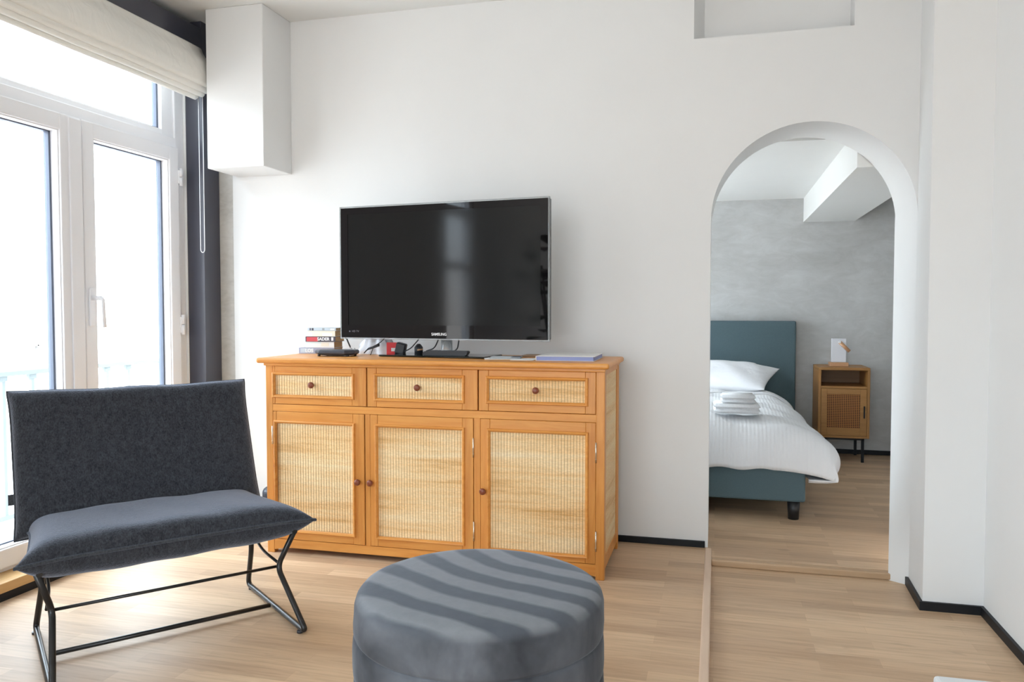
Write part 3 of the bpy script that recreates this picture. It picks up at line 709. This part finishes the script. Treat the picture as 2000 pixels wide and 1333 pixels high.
# local axes: x = along the seat width, y = backwards, z = up
def cushion(bm, half_w, p0, p1, th_up, th_dn, nrm, seed=1, nu=56, nv=34, edge=5.0, pinch=0.018, taper=0.0, ear=0.022):
    """stuffed cushion between edge p0 (front/bottom) and p1 (rear/top); returns the seam loop"""
    p0, p1, nrm = Vector(p0), Vector(p1), Vector(nrm).normalized(); rs = random.Random(seed); ph = [rs.uniform(0, 6) for _ in range(6)]
    ax = Vector((1, 0, 0)); d = p1 - p0; ln = d.length; dn = d.normalized()
    def outline(s, t):
        # corners pull out, edges pull in a little
        c = (abs(s) ** 6) * (abs(t) ** 6)
        sx = s * (half_w - taper * (t + 1) / 2 - pinch * (1 - abs(t) ** 4) * abs(s) ** 3 + ear * c)
        ty = t * (ln / 2 - pinch * (1 - abs(s) ** 4) * abs(t) ** 3 + ear * c)
        wob = 0.002 * math.sin(9 * s + ph[0]) + 0.002 * math.sin(7 * t + ph[1])
        return (p0 + p1) / 2 + ax * sx + dn * (ty + wob * abs(t) ** 4)
    def thick(s, t):
        a = (1 - abs(s) ** edge) ** 0.5; b = (1 - abs(t) ** edge) ** 0.5 if abs(t) < 1 else 0
        w = 1 + 0.05 * math.sin(5 * s + ph[2]) * math.cos(3 * t + ph[3]) + 0.025 * math.sin(13 * s + ph[4] + 4 * t)
        return max(0.0, a * b * w)
    for sgn, th in ((1, th_up), (-1, -th_dn)):
        def fn(u, v):
            s = math.sin((u - .5) * PI); t = math.sin((v - .5) * PI)
            return outline(s, t) + nrm * (th * thick(s, t))
        grid(bm, nu, nv, fn)
    bmesh.ops.remove_doubles(bm, verts=bm.verts, dist=0.0006)
    loop = []
    N = 40
    for s, t in [(-1 + 2 * k / N, -1) for k in range(N)] + [(1, -1 + 2 * k / N) for k in range(N)] + [(1 - 2 * k / N, 1) for k in range(N)] + [(-1, 1 - 2 * k / N) for k in range(N)]:
        loop.append(outline(s, t))
    return loop
# seat
bm = new_bm(); lp = cushion(bm, 0.428, (0, -0.040, 0.362), (0, 0.455, 0.346), 0.066, 0.074, (0, 0, 1), 3, edge=9, pinch=0.012, taper=0.052)
obj('seat', bm, M['charcoal'], LC)
bm = new_bm(); tube(bm, lp, 0.0055, 8, closed=True); obj('seat_piping', bm, M['piping'], LC)
# backrest
bm = new_bm(); p0, p1 = Vector((0, 0.425, 0.330)), Vector((0, 0.622, 0.806)); nrm = Vector((0, -(p1 - p0).z, (p1 - p0).y))
lp = cushion(bm, 0.412, p0, p1, 0.046, 0.045, nrm, 8, edge=16, pinch=0.003, ear=0.006)
obj('backrest', bm, M['charcoal'], LC)
bm = new_bm(); tube(bm, lp, 0.005, 8, closed=True); obj('backrest_piping', bm, M['piping'], LC)
bm = new_bm(); box(bm, -0.430, -0.404, 0.485, 0.488, 0.430, 0.468, 0.0008, 1); obj('fabric_tag', bm, M['piping'], LC)
A_ = 0.350
for s in (-1, 1):
    bm = new_bm()
    path = fillet([(s * A_, 0.02, 0.318), (s * A_, 0.0, 0.305), (s * A_, 0.042, 0.187), (s * A_, -0.162, 0.018), (s * A_, 0.422, 0.018), (s * A_, 0.335, 0.185), (s * A_, 0.395, 0.31)], 0.045, 8)
    path = fillet([(s * (A_ + .042), -0.015, 0.325), (s * (A_ - .002), 0.042, 0.187), (s * (A_ + .022), -0.165, 0.014), (s * (A_ + .012), 0.422, 0.014), (s * (A_ - .002), 0.330, 0.185), (s * (A_ + .01), 0.385, 0.32)], 0.035, 8)
    tube(bm, path, 0.0098, 14); obj('leg', bm, M['tube'], LC)
    for yy in (0.395, -0.125): bm = new_bm(); tube(bm, [(s * (A_ + .016), yy, 0.0), (s * (A_ + .016), yy, 0.008)], 0.011, 12); obj('glide', bm, M['plastic'], LC)
    bm = new_bm(); tube(bm, fillet([(s * (A_ + .036), -0.035, 0.325), (s * A_, 0.40, 0.310), (s * A_ * 1.05, 0.44, 0.34), (s * A_ * 1.05, 0.60, 0.72)], 0.04), 0.0085, 12); obj('side_bar', bm, M['tube'], LC)
bm = new_bm(); tube(bm, [(-A_, 0.046, 0.187), (A_, 0.046, 0.187)], 0.0052, 10); obj('stretcher', bm, M['tube'], LC)
bm = new_bm(); tube(bm, [(-A_, 0.130, 0.020), (A_, 0.130, 0.020)], 0.0080, 12); obj('stretcher', bm, M['tube'], LC)
bm = new_bm(); tube(bm, fillet([(-A_ - .012, 0.052, 0.190), (-A_ * .97, 0.20, 0.215), (-A_, 0.395, 0.30)], .06), 0.0052, 10); obj('brace', bm, M['tube'], LC)
bm = new_bm(); tube(bm, fillet([(A_ + .012, 0.052, 0.190), (A_ * .97, 0.20, 0.215), (A_, 0.395, 0.30)], .06), 0.0052, 10); obj('brace', bm, M['tube'], LC)

# ------------------------------------------------------------------ pouf
PF = thing('pouf', 'round grey velvet pouf with brushed stripes on top in the middle of the floor', 'pouf', (-0.575, 1.875, 0))
R = 0.312
bm = new_bm()
prof = [(R - .02, 0.004), (R - .004, 0.012), (R, 0.03)]
def seam(z): return [(R + .003, z - .030), (R + .002, z - .010), (R - .001, z - .003), (R - .006, z), (R - .001, z + .003), (R + .002, z + .010), (R + .003, z + .030)]
prof += seam(0.10) + seam(0.20) + seam(0.30) + [(R + .002, 0.35), (R + .001, 0.375), (R - .004, 0.392), (R - .014, 0.404), (R - .03, 0.411), (R - .06, 0.4155), (R * .5, 0.420), (R * .25, 0.4215), (0.01, 0.422)]
lathe(bm, prof, 96)
rs = random.Random(5); 
for v in bm.verts:
    a = math.atan2(v.co.y, v.co.x); k = 1 + 0.004 * math.sin(3 * a + 1) * math.sin(v.co.z * 20) + 0.003 * math.sin(7 * a + v.co.z * 30)
    v.co.x *= k; v.co.y *= k
obj('cover', bm, M['velvet'], PF)
bm = new_bm(); lathe(bm, [(R - .03, 0), (R - .03, .01)], 48); obj('base', bm, M['plastic'], PF)

# ------------------------------------------------------------------ things on the sideboard
TOPZ = 0.888
def book(name, label, x, y, z, w, d, h, rot, cover, spine_items, cat='book', pages='paperpages'):
    h *= 1.12; z = TOPZ + (z - TOPZ) * 1.12
    t = thing(name, label, cat, (x, y, z), rot, 'paperbacks stacked at the end of the sideboard')
    c = 0.0012
    bm = new_bm(); box(bm, 0, w, 0, d, 0, c); box(bm, 0, w, 0, d, h - c, h); box(bm, 0, w, 0, c, 0, h, .0006, 1); obj('cover', bm, M[cover], t)
    bm = new_bm(); box(bm, .002, w - .003, c, d - .003, c, h - c); obj('pages', bm, M[pages], t)
    for kind, m, *a in spine_items:
        if kind == 'box':
            bm = new_bm(); box(bm, a[0] * w, a[1] * w, -.0004, .0004, a[2] * h, a[3] * h); obj('print', bm, M[m], t)
        else:
            bb = text_bm(a[0], h * a[2], Matrix.Translation((a[1] * w, -.0009, h * .5)) @ FACE_CAM, bold=.0006); obj('lettering', bb, M[m], t)
    return t
bz_ = TOPZ
BX, BY = -1.985, 3.470
def at(dx, dy): return BX + dx, BY + dy
book('book', 'blue-grey paperback with white letters at the bottom of the stack', *at(-.008, .0), TOPZ, .185, .115, .026, .09, 'mauve', [('box', 'paleblue', .05, .42, .15, .9), ('text', 'silver', 'LOS', .30, .8)])
book('book', 'white paperback lying second from the bottom of the stack', *at(.026, .006), TOPZ + .0265, .150, .110, .026, .07, 'cardwhite', [('box', 'mint', .0, .55, .7, 1.0), ('box', 'cream', .55, .82, .25, .8)])
book('book', 'dark paperback with a red spine end and white letters in the middle of the stack', *at(.028, .002), TOPZ + .053, .158, .112, .0225, .06, 'darkink', [('box', 'red', .04, .42, .05, .9), ('text', 'silver', 'SADER', .60, .85), ('box', 'cardwhite', .86, .93, .2, .9)])
book('book', 'cream paperback lying second from the top of the stack', *at(.034, .005), TOPZ + .076, .150, .108, .0245, .05, 'cream', [('box', 'cardwhite', .0, .2, .0, .7), ('box', 'cardwhite', .55, .9, .1, .6)])
book('book', 'thin pale blue paperback lying on top of the stack', *at(.036, .008), TOPZ + .101, .150, .108, .0125, .06, 'paleblue', [('box', 'darkink', .08, .12, .1, .9), ('box', 'darkink', .15, .22, .1, .9), ('box', 'greyink', .52, .60, .2, .9), ('box', 'cardwhite', .80, .95, .2, .8)])

def octbox(bm, w, d, z0, z1, ch, inset=0.0):
    def ring(w, d, z): return [Vector(p + (z,)) for p in ((-w / 2 + ch, -d / 2), (w / 2 - ch, -d / 2), (w / 2, -d / 2 + ch), (w / 2, d / 2 - ch), (w / 2 - ch, d / 2), (-w / 2 + ch, d / 2), (-w / 2, d / 2 - ch), (-w / 2, -d / 2 + ch))]
    t = bmesh.new(); rings = [[t.verts.new(v) for v in ring(w - a, d - a, z)] for a, z in ((.02, z0), (0.0, z0 + .008), (0, z1 - .005), (.010, z1))]
    for A, B in zip(rings, rings[1:]):
        for k in range(8): t.faces.new((A[k], A[(k + 1) % 8], B[(k + 1) % 8], B[k]))
    t.faces.new(list(reversed(rings[0]))); t.faces.new(rings[-1]); bmesh.ops.bevel(t, geom=[e for e in t.edges], offset=.0015, segments=1, affect='EDGES'); join(bm, t)
RT = thing('set_top_box', 'flat dark eight-sided network box in front of the book stack', 'router', (-1.715, 3.335, TOPZ), 0.05)
bm = new_bm(); octbox(bm, .195, .13, .006, .030, .035); obj('housing', bm, M['slate'], RT)
for sx_ in (-.07, .07):
    for sy_ in (-.045, .045):
        bm = new_bm(); lathe(bm, [(.006, 0), (.008, .008)], 12, Matrix.Translation((sx_, sy_, 0))); obj('foot', bm, M['plastic'], RT)
bm = new_bm(); box(bm, -.065, -.035, -.0665, -.064, .012, .016); obj('port', bm, M['plastic'], RT)
bm = new_bm(); lathe(bm, [(.0035, 0), (.003, .018), (.0012, .045)], 12, Matrix.Translation((.03, .09, .0))); lathe(bm, [(.007, 0), (.007, .03), (.004, .034)], 12, Matrix.Translation((.045, .088, 0)))
obj('plug', bm, M['cardwhite'], RT)

RC = thing('remote_control', 'slim black remote control lying on the television stand', 'remote', (-1.188, 3.360, TOPZ + .008), 0.03)
bm = new_bm()
t = bmesh.new(); P = [(-.105, 0.004), (-.100, .0), (.098, .0), (.110, 0.015), (.108, 0.0215), (.03, .0225), (-.07, .0225), (-.100, .0185)]
A = [t.verts.new((x, -.024, z)) for x, z in P]; B = [t.verts.new((x, .024, z)) for x, z in P]
for k in range(len(P)): t.faces.new((A[k], A[(k + 1) % 8], B[(k + 1) % 8], B[k]))
t.faces.new(A); t.faces.new(list(reversed(B))); bmesh.ops.recalc_face_normals(t, faces=t.faces); bmesh.ops.bevel(t, geom=list(t.edges), offset=.003, segments=2, affect='EDGES'); join(bm, t)
obj('body', bm, M['plastic'], RC)
for k in range(6):
    bm = new_bm(); box(bm, -.075 + k * .022, -.063 + k * .022, -.012, .012, .0222, .0238, .001, 1); obj('button', bm, M['slate'], RC)

PB = thing('plastic_bag', 'crumpled white and red plastic bag behind the television foot', 'bag', (-1.60, 3.52, TOPZ))
bm = new_bm()
def fnb(u, v):
    a = 2 * PI * u; r = (0.072 + .012 * math.sin(5 * a) + .008 * math.sin(11 * a + 2)) * (1 - .45 * v ** 2 + .05 * math.sin(9 * v + 3 * a)); return Vector((r * 1.25 * math.cos(a), r * .55 * math.sin(a), .001 + .085 * v + .006 * math.sin(6 * a) * v))
vs_ = grid(bm, 48, 8, fnb, close_u=True); bm.faces.new([c[-1] for c in vs_]); obj('film', bm, M['bag'], PB)
bm = new_bm(); box(bm, .075, .150, -.052, -.047, .002, .06, .001, 1); obj('red_label', bm, M['redbag'], PB)
bm = new_bm(); prism(bm, [(.10, .018), (.135, .018), (.135, .012), (.152, .026), (.135, .040), (.135, .034), (.10, .034)], 'Y', -.0545, -.0525); obj('arrow_print', bm, M['cardwhite'], PB)

def cable(name, label, pts, r, m='plastic', fil=.02, extra=None):
    x0, y0, z0 = pts[0]; o_ = thing(name, label, 'cable', (x0, y0, TOPZ)); bm = new_bm()
    tube(bm, fillet([Vector(p) - Vector((x0, y0, TOPZ)) for p in pts], fil), r, 8); obj('cord', bm, M[m], o_); return o_
c1 = cable('power_cable', 'black cable tied in a bundle under the left of the television', [(-1.60, 3.42, TOPZ + .030), (-1.565, 3.42, TOPZ + .045), (-1.53, 3.41, TOPZ + .062), (-1.50, 3.40, TOPZ + .085)], .0022)
bm = new_bm()
for q in (-.004, 0, .004): tube(bm, fillet([(-.015 + q, 0, .014 + q), (.0 + q, 0.002 * q, .030 + q), (.035, 0, .040 + q * .6), (.060, 0, .050 + q)], .01), .0028, 8)
obj('tied_loops', bm, M['plastic'], c1)
bm = new_bm(); tube(bm, [(.028, 0, .034), (.018, 0, .010), (.014, -.002, .001)], .0018, 6); obj('loose_end', bm, M['plastic'], c1)
cable('power_cable', 'short black cable rising just right of the bundle of dark plugs', [(-1.420, 3.44, TOPZ + .020), (-1.385, 3.43, TOPZ + .035), (-1.335, 3.42, TOPZ + .085)], .0028, fil=.03)
cable('power_cable', 'black cable curving behind the remote control', [(-1.320, 3.46, TOPZ + .022), (-1.275, 3.45, TOPZ + .035), (-1.245, 3.43, TOPZ + .085)], .0030, fil=.03)
cable('power_cable', 'black cable curving down at the right of the clear television foot', [(-1.185, 3.47, TOPZ + .022), (-1.165, 3.46, TOPZ + .035), (-1.150, 3.44, TOPZ + .085)], .0030, fil=.03)
cable('power_cable', 'short dark cable hanging behind the network box', [(-1.700, 3.47, TOPZ + .012), (-1.715, 3.46, TOPZ + .045), (-1.722, 3.44, TOPZ + .085)], .0035, fil=.03)
AD = thing('power_adapter', 'black power adapter block behind the television foot', 'adapter', (-1.462, 3.475, TOPZ), 0.1)
bm = new_bm(); box(bm, -.024, .024, -.02, .02, 0.004, .060, .008, 3, Matrix.Rotation(.25, 4, 'Y')); obj('block', bm, M['plastic'], AD)
AD = thing('power_plug', 'round black plug on the sideboard behind the remote control', 'plug', (-1.362, 3.47, TOPZ), 0.1)
bm = new_bm(); lathe(bm, [(.012, 0), (.020, .004), (.020, .038), (.014, .048), (.007, .055)], 24); obj('plug_body', bm, M['plastic'], AD)
bm = new_bm(); tube(bm, [(0, -.022, .026), (.026, -.022, .030)], .004, 8); obj('pin', bm, M['copper'], AD)

def sheet(name, label, cat, x, y, z, w, d, h, rot, m, parts=()):
    t = thing(name, label, cat, (x, y, z), rot); bm = new_bm(); box(bm, 0, w, 0, d, 0, h, min(.0015, h * .3), 1); obj('sheet', bm, M[m], t)
    for nm, mm, a in parts: bm = new_bm(); box(bm, *a, .0003, 1); obj(nm, bm, M[mm], t)
    return t
sheet('leaflet', 'white folded leaflet lying at the edge beside the television stand', 'leaflet', -0.965, 3.235, TOPZ, .14, .10, .004, .35, 'cardwhite')
sheet('leaflet', 'grey and white leaflet lying over another beside the television stand', 'leaflet', -0.955, 3.275, TOPZ + .0045, .135, .13, .004, .15, 'steelgrey', [('white_panel', 'cardwhite', (0.001, .09, .001, .05, .0038, .0046)), ('dark_panel', 'darkink', (.095, .134, .004, .10, .0038, .0048))])
sheet('leaflet', 'pale open leaflet tucked under the white ring binder', 'leaflet', -0.850, 3.22, TOPZ, .10, .12, .003, .05, 'cardwhite')
sheet('cork_coaster', 'thin brown board lying behind the leaflets', 'coaster', -0.86, 3.47, TOPZ, .16, .10, .008, .0, 'brown')
GB = thing('guest_book', 'thin white book with pale blue page edges at the right end of the sideboard', 'book', (-0.742, 3.235, TOPZ), 0.02)
bm = new_bm(); box(bm, 0, .252, 0, .31, 0, .0016, .0006, 1); box(bm, 0, .252, 0, .31, .0175, .0195, .0006, 1); box(bm, 0, .004, 0, .31, 0, .0195, .0015, 2); obj('cover', bm, M['cardwhite'], GB)
bm = new_bm(); box(bm, .003, .246, .003, .306, .0016, .0175); obj('pages', bm, M['bluepaper'], GB)

# slate coloured case on the floor at the left of the sideboard
CS = thing('storage_case', 'small slate blue case on the floor behind the left end of the sideboard', 'case', (-2.16, 3.62, 0.0))
bm = new_bm(); box(bm, -.125, .14, -.05, .05, .0, .185, .035, 5); obj('shell', bm, M['slate'], CS)
bm = new_bm(); tube(bm, fillet([(-.03, 0, .18), (-.03, 0, .21), (.05, 0, .21), (.05, 0, .18)], .02), .005, 10); obj('handle', bm, M['plastic'], CS)

# pale table end at the lower right corner
TB = thing('low_table', 'pale grey low table whose edge shows at the lower right corner', 'table', (0.80, 1.22, HALL))
bm = new_bm(); box(bm, -.40, .155, -.10, .385, .425, .445, .008, 3); obj('tabletop', bm, M['table'], TB)
for sx_ in (-.38, .12):
    for sy_ in (-.06, .345):
        bm = new_bm(); box(bm, sx_ - .015, sx_ + .015, sy_ - .015, sy_ + .015, 0, .426, .003); obj('leg', bm, M['pvc'], TB)

# potted plant near the narrow window (mirrored in the television)
PL = thing('potted_plant', 'leafy dark green plant in a clay pot near the narrow window', 'plant', (-2.15, -0.15, 0))
bm = new_bm(); lathe(bm, [(.12, 0), (.16, .02), (.19, .30), (.175, .31), (.16, .27)], 32); obj('pot', bm, M['pot'], PL)
bm = new_bm(); rs = random.Random(11)
for k in range(70):
    a = rs.uniform(0, 2 * PI); el = rs.uniform(.1, 1.35); r0 = rs.uniform(.1, .55); base = Vector((math.cos(a) * r0 * .6, math.sin(a) * r0 * .6, .45 + rs.uniform(.1, 1.25)))
    d = Vector((math.cos(a) * math.cos(el), math.sin(a) * math.cos(el), math.sin(el) * .5)); sd = Vector((-math.sin(a), math.cos(a), 0)); ln = rs.uniform(.22, .42)
    def fl(u, v): return base + d * (ln * u) + Vector((0, 0, -.25 * ln * u * u)) + sd * ((v - .5) * .16 * math.sin(PI * min(1, u * .98 + .02)))
    grid(bm, 6, 2, fl)
obj('leaves', bm, M['leaf'], PL)
bm = new_bm()
for k in range(5): tube(bm, [(0, 0, .25), (.05 * math.cos(k), .05 * math.sin(k), .8), (.16 * math.cos(k), .16 * math.sin(k), 1.5)], .012, 8)
obj('stem', bm, M['leaf'], PL)

# ------------------------------------------------------------------ bedroom things
BD = thing('bed', 'single bed with teal upholstered headboard and base in the bedroom', 'bed', (-0.45, 4.30, 0))
def bx(bm, x0, x1, y0, y1, z0, z1, bev=.004, seg=3): box(bm, x0 + .45, x1 + .45, y0 - 4.30, y1 - 4.30, z0, z1, bev, seg)
bm = new_bm(); bx(bm, -1.36, 0.456, 4.30, 6.33, .098, .300, .012); obj('bed_base', bm, M['teal'], BD)
bm = new_bm(); bx(bm, -1.45, 0.588, 6.335, 6.432, .06, 1.020, .012); obj('headboard', bm, M['teal'], BD)
bm = new_bm(); bx(bm, -1.34, 0.440, 4.34, 6.32, .300, .470, .04, 4); obj('mattress', bm, M['pillow'], BD)
for x in (-1.30, .402):
    for y in (4.345, 6.2):
        bm = new_bm(); lathe(bm, [(.027, 0), (.033, .10)], 24, Matrix.Translation((x + .45, y - 4.30, 0))); obj('leg', bm, M['bedblack'], BD)
# duvet
DV = thing('duvet', 'white cotton duvet hanging over the side of the bed', 'duvet', (-0.45, 4.30, 0.30))
def duv(u, v, lift=0.0):
    # u runs across the bed, v from the foot to the head
    th = min(1, v / .13) * PI / 2; g = math.sin(th)
    y = 4.268 + (.12 * (1 - math.cos(th)) if v < .13 else .12 + 1.86 * (v - .13) / .87)
    ztop = .508 + .022 * math.sin(PI * v) + lift
    wr = .008 * math.sin(13 * u + 5 * v) + .006 * math.sin(29 * u + 2 + 9 * v) + .003 * math.sin(83 * u + 30 * v) + .005 * math.sin(21 * v + 5 * u) + .004 * math.sin(47 * v - 11 * u)
    if u < .78:
        x = -1.30 + u / .78 * 1.58; z = ztop + wr * g - .015 * smoothstep(.55, .78, u); zb = .268 + .006 * math.sin(60 * u)
    else:
        a = (u - .78) / .22; ang = a * 2.5
        rx = .20 + .165 * (1 - v) ** 1.2 + .012 * math.sin(11 * v + 1) + lift; rz = .165 + .03 * (1 - v)
        fold = (.014 * math.sin(33 * v + 3 * a) + .010 * math.sin(57 * v + 1)) * min(1, 1.6 * a)
        x = .28 + (rx * (.80 + .20 * g) + fold) * math.sin(ang); z = ztop - .015 - rz + rz * math.cos(ang) + wr * g * (1 - a)
        zb = .268 - .075 * smoothstep(0, .9, a)
    z = zb + (z - zb) * g if z > zb else z
    if u >= .78: z = max(z, .195 + .03 * (1 - g)); x = max(x, .28 + .185 * smoothstep(0, .5, a)) if a > .5 else x
    return Vector((x + .45, y - 4.30, z - .30))
bm = new_bm(); grid(bm, 130, 120, duv); o = obj('cover', bm, M['duvet'], DV)
md = o.modifiers.new('quilt thickness', 'SOLIDIFY'); md.thickness = .016; md.offset = -1
bm = new_bm()
grid(bm, 90, 10, lambda u, v: duv(u * .90, .73 + .15 * v, .006 + .010 * math.sin(PI * (.12 + .88 * v))))
o = obj('folded_edge', bm, M['duvet'], DV); md = o.modifiers.new('hem thickness', 'SOLIDIFY'); md.thickness = .010
# pillow
def pillow(name, label, loc, w, d, h, rot, tilt, seed):
    t = thing(name, label, 'pillow', loc, rot); bm = new_bm(); rs = random.Random(seed); ph = [rs.uniform(0, 6) for _ in range(5)]
    mt = Matrix.Rotation(tilt, 4, 'X')
    for sg in (1, -1):
        def fn(u, v):
            s = math.sin((u - .5) * PI); q = math.sin((v - .5) * PI)
            ox = s * (w / 2) * (1 - .06 * (1 - q * q) * abs(s)); oy = q * (d / 2) * (1 - .08 * (1 - s * s) * abs(q))
            th = ((1 - abs(s) ** 3.2) * (1 - abs(q) ** 3.2)) ** .62 * (h / 2) * (1 + .08 * math.sin(4 * s + ph[0]) + .05 * math.sin(9 * s + 5 * q + ph[1]))
            return mt @ Vector((ox, oy, sg * th))
        grid(bm, 44, 28, fn)
    bmesh.ops.remove_doubles(bm, verts=bm.verts, dist=.0006); obj('case', bm, M['pillow'], t); return t
pillow('pillow', 'plump white pillow in front with its corner pointing to the nightstand', (0.045, 5.99, 0.610), .72, .46, .175, -.30, .26, 4)
pillow('pillow', 'white pillow tucked behind, against the teal headboard', (-0.02, 6.205, 0.615), .66, .30, .15, .05, .55, 9)
# towels
def towel(name, label, loc, w, d, h, rot):
    t = thing(name, label, 'towel', loc, rot, 'folded towels on the duvet'); bm = new_bm(); n = 2
    for k in range(n):
        z0 = h * k / n; t_ = bmesh.new(); bmesh.ops.create_cube(t_, size=1)
        for v in t_.verts: v.co = Vector((v.co.x * w, v.co.y * d, z0 + h / n * .5 + v.co.z * h / n * .98))
        bmesh.ops.bevel(t_, geom=list(t_.edges), offset=h / n * .38, segments=3, affect='EDGES'); join(bm, t_, smooth=True)
    obj('fold', bm, M['towel'], t); return t
towel('towel', 'larger folded white towel lying on the duvet under a smaller one', (0.110, 4.56, 0.535), .245, .24, .050, .03)
towel('towel', 'smaller folded white towel on top of a larger one', (0.118, 4.57, 0.586), .185, .19, .045, .02)

# nightstand
NS = thing('nightstand', 'oak nightstand with cane door and black metal legs beside the bed', 'nightstand', (0.895, 6.07, 0))
def nx(bm, x0, x1, y0, y1, z0, z1, bev=.0015): box(bm, x0 - .895, x1 - .895, y0 - 6.07, y1 - 6.07, z0, z1, bev, 2)
X0, X1, Y0, Y1, Z0, Z1 = .722, 1.070, 6.07, 6.42, .176, .688
bm = new_bm(); nx(bm, X0, X1, Y0, Y1, Z1 - .020, Z1, .003); obj('top', bm, M['nsx'], NS)
for x in (X0, X1 - .018):
    bm = new_bm(); nx(bm, x, x + .018, Y0 + .001, Y1, Z0, Z1 - .020); obj('side', bm, M['nsz'], NS)
bm = new_bm(); nx(bm, X0 + .018, X1 - .018, Y0 + .002, Y1, Z0, Z0 + .016); obj('bottom', bm, M['nsx'], NS)
bm = new_bm(); nx(bm, X0 + .018, X1 - .018, Y0 + .004, Y1 - .01, .536, .552); obj('shelf', bm, M['nsx'], NS)
bm = new_bm(); nx(bm, X0 + .018, X1 - .018, Y1 - .012, Y1 - .002, Z0 + .016, Z1 - .02, 0); obj('back', bm, M['nsin'], NS)
bm = new_bm(); dx0, dx1, dz0, dz1 = X0 + .020, X1 - .020, Z0 + .018, .534
px0_, px1_, pz0_, pz1_ = dx0 + .040, dx1 - .045, dz0 + .055, dz1 - .040
nx(bm, dx0, px0_, Y0 + .001, Y0 + .019, dz0, dz1); nx(bm, px1_, dx1, Y0 + .001, Y0 + .019, dz0, dz1); nx(bm, px0_, px1_, Y0 + .001, Y0 + .019, dz0, pz0_); nx(bm, px0_, px1_, Y0 + .001, Y0 + .019, pz1_, dz1)
dr = obj('door', bm, M['nsx'], NS)
bm = new_bm(); nx(bm, px0_ - .002, px1_ + .002, Y0 + .006, Y0 + .010, pz0_ - .002, pz1_ + .002, 0); obj('cane_panel', bm, M['cane'], dr)
bm = new_bm(); nx(bm, dx1 - .024, dx1 - .014, Y0 - .020, Y0 - .013, .325, .413, .002); nx(bm, dx1 - .022, dx1 - .016, Y0 - .015, Y0 + .002, .330, .338); nx(bm, dx1 - .022, dx1 - .016, Y0 - .015, Y0 + .002, .400, .408)
obj('handle', bm, M['black'], dr)
for x in (X0 + .03, X1 - .05):
    for y in (Y0 + .012, Y1 - .03):
        bm = new_bm(); nx(bm, x, x + .018, y, y + .018, 0, Z0, .001); obj('leg', bm, M['black'], NS)
bm = new_bm(); nx(bm, X0 + .03, X1 - .032, Y0 + .012, Y0 + .03, Z0 - .014, Z0 - .0002, 0); nx(bm, X0 + .03, X1 - .032, Y1 - .03, Y1 - .012, Z0 - .014, Z0 - .0002, 0); obj('leg_frame', bm, M['black'], NS)
# lamp
LP = thing('table_lamp', 'small lamp with frosted white panel and slanted wooden arm on the nightstand', 'lamp', (0.875, 6.22, Z1))
bm = new_bm(); box(bm, -.065, .065, -.045, .045, 0, .030, .004, 3); obj('base', bm, M['copper'], LP)
bm = new_bm(); box(bm, -.050, .052, -.010, .010, .030, .205, .003, 2); obj('glass_panel', bm, M['frost'], LP)
bm = new_bm(); tube(bm, [(.004, -.022, .180), (.072, -.022, .112)], .0125, 16); obj('arm', bm, M['copper'], LP)
bm = new_bm(); tube(bm, [(.004, -.036, .180), (.004, -.008, .180)], .008, 12); obj('pivot', bm, M['cardwhite'], LP)
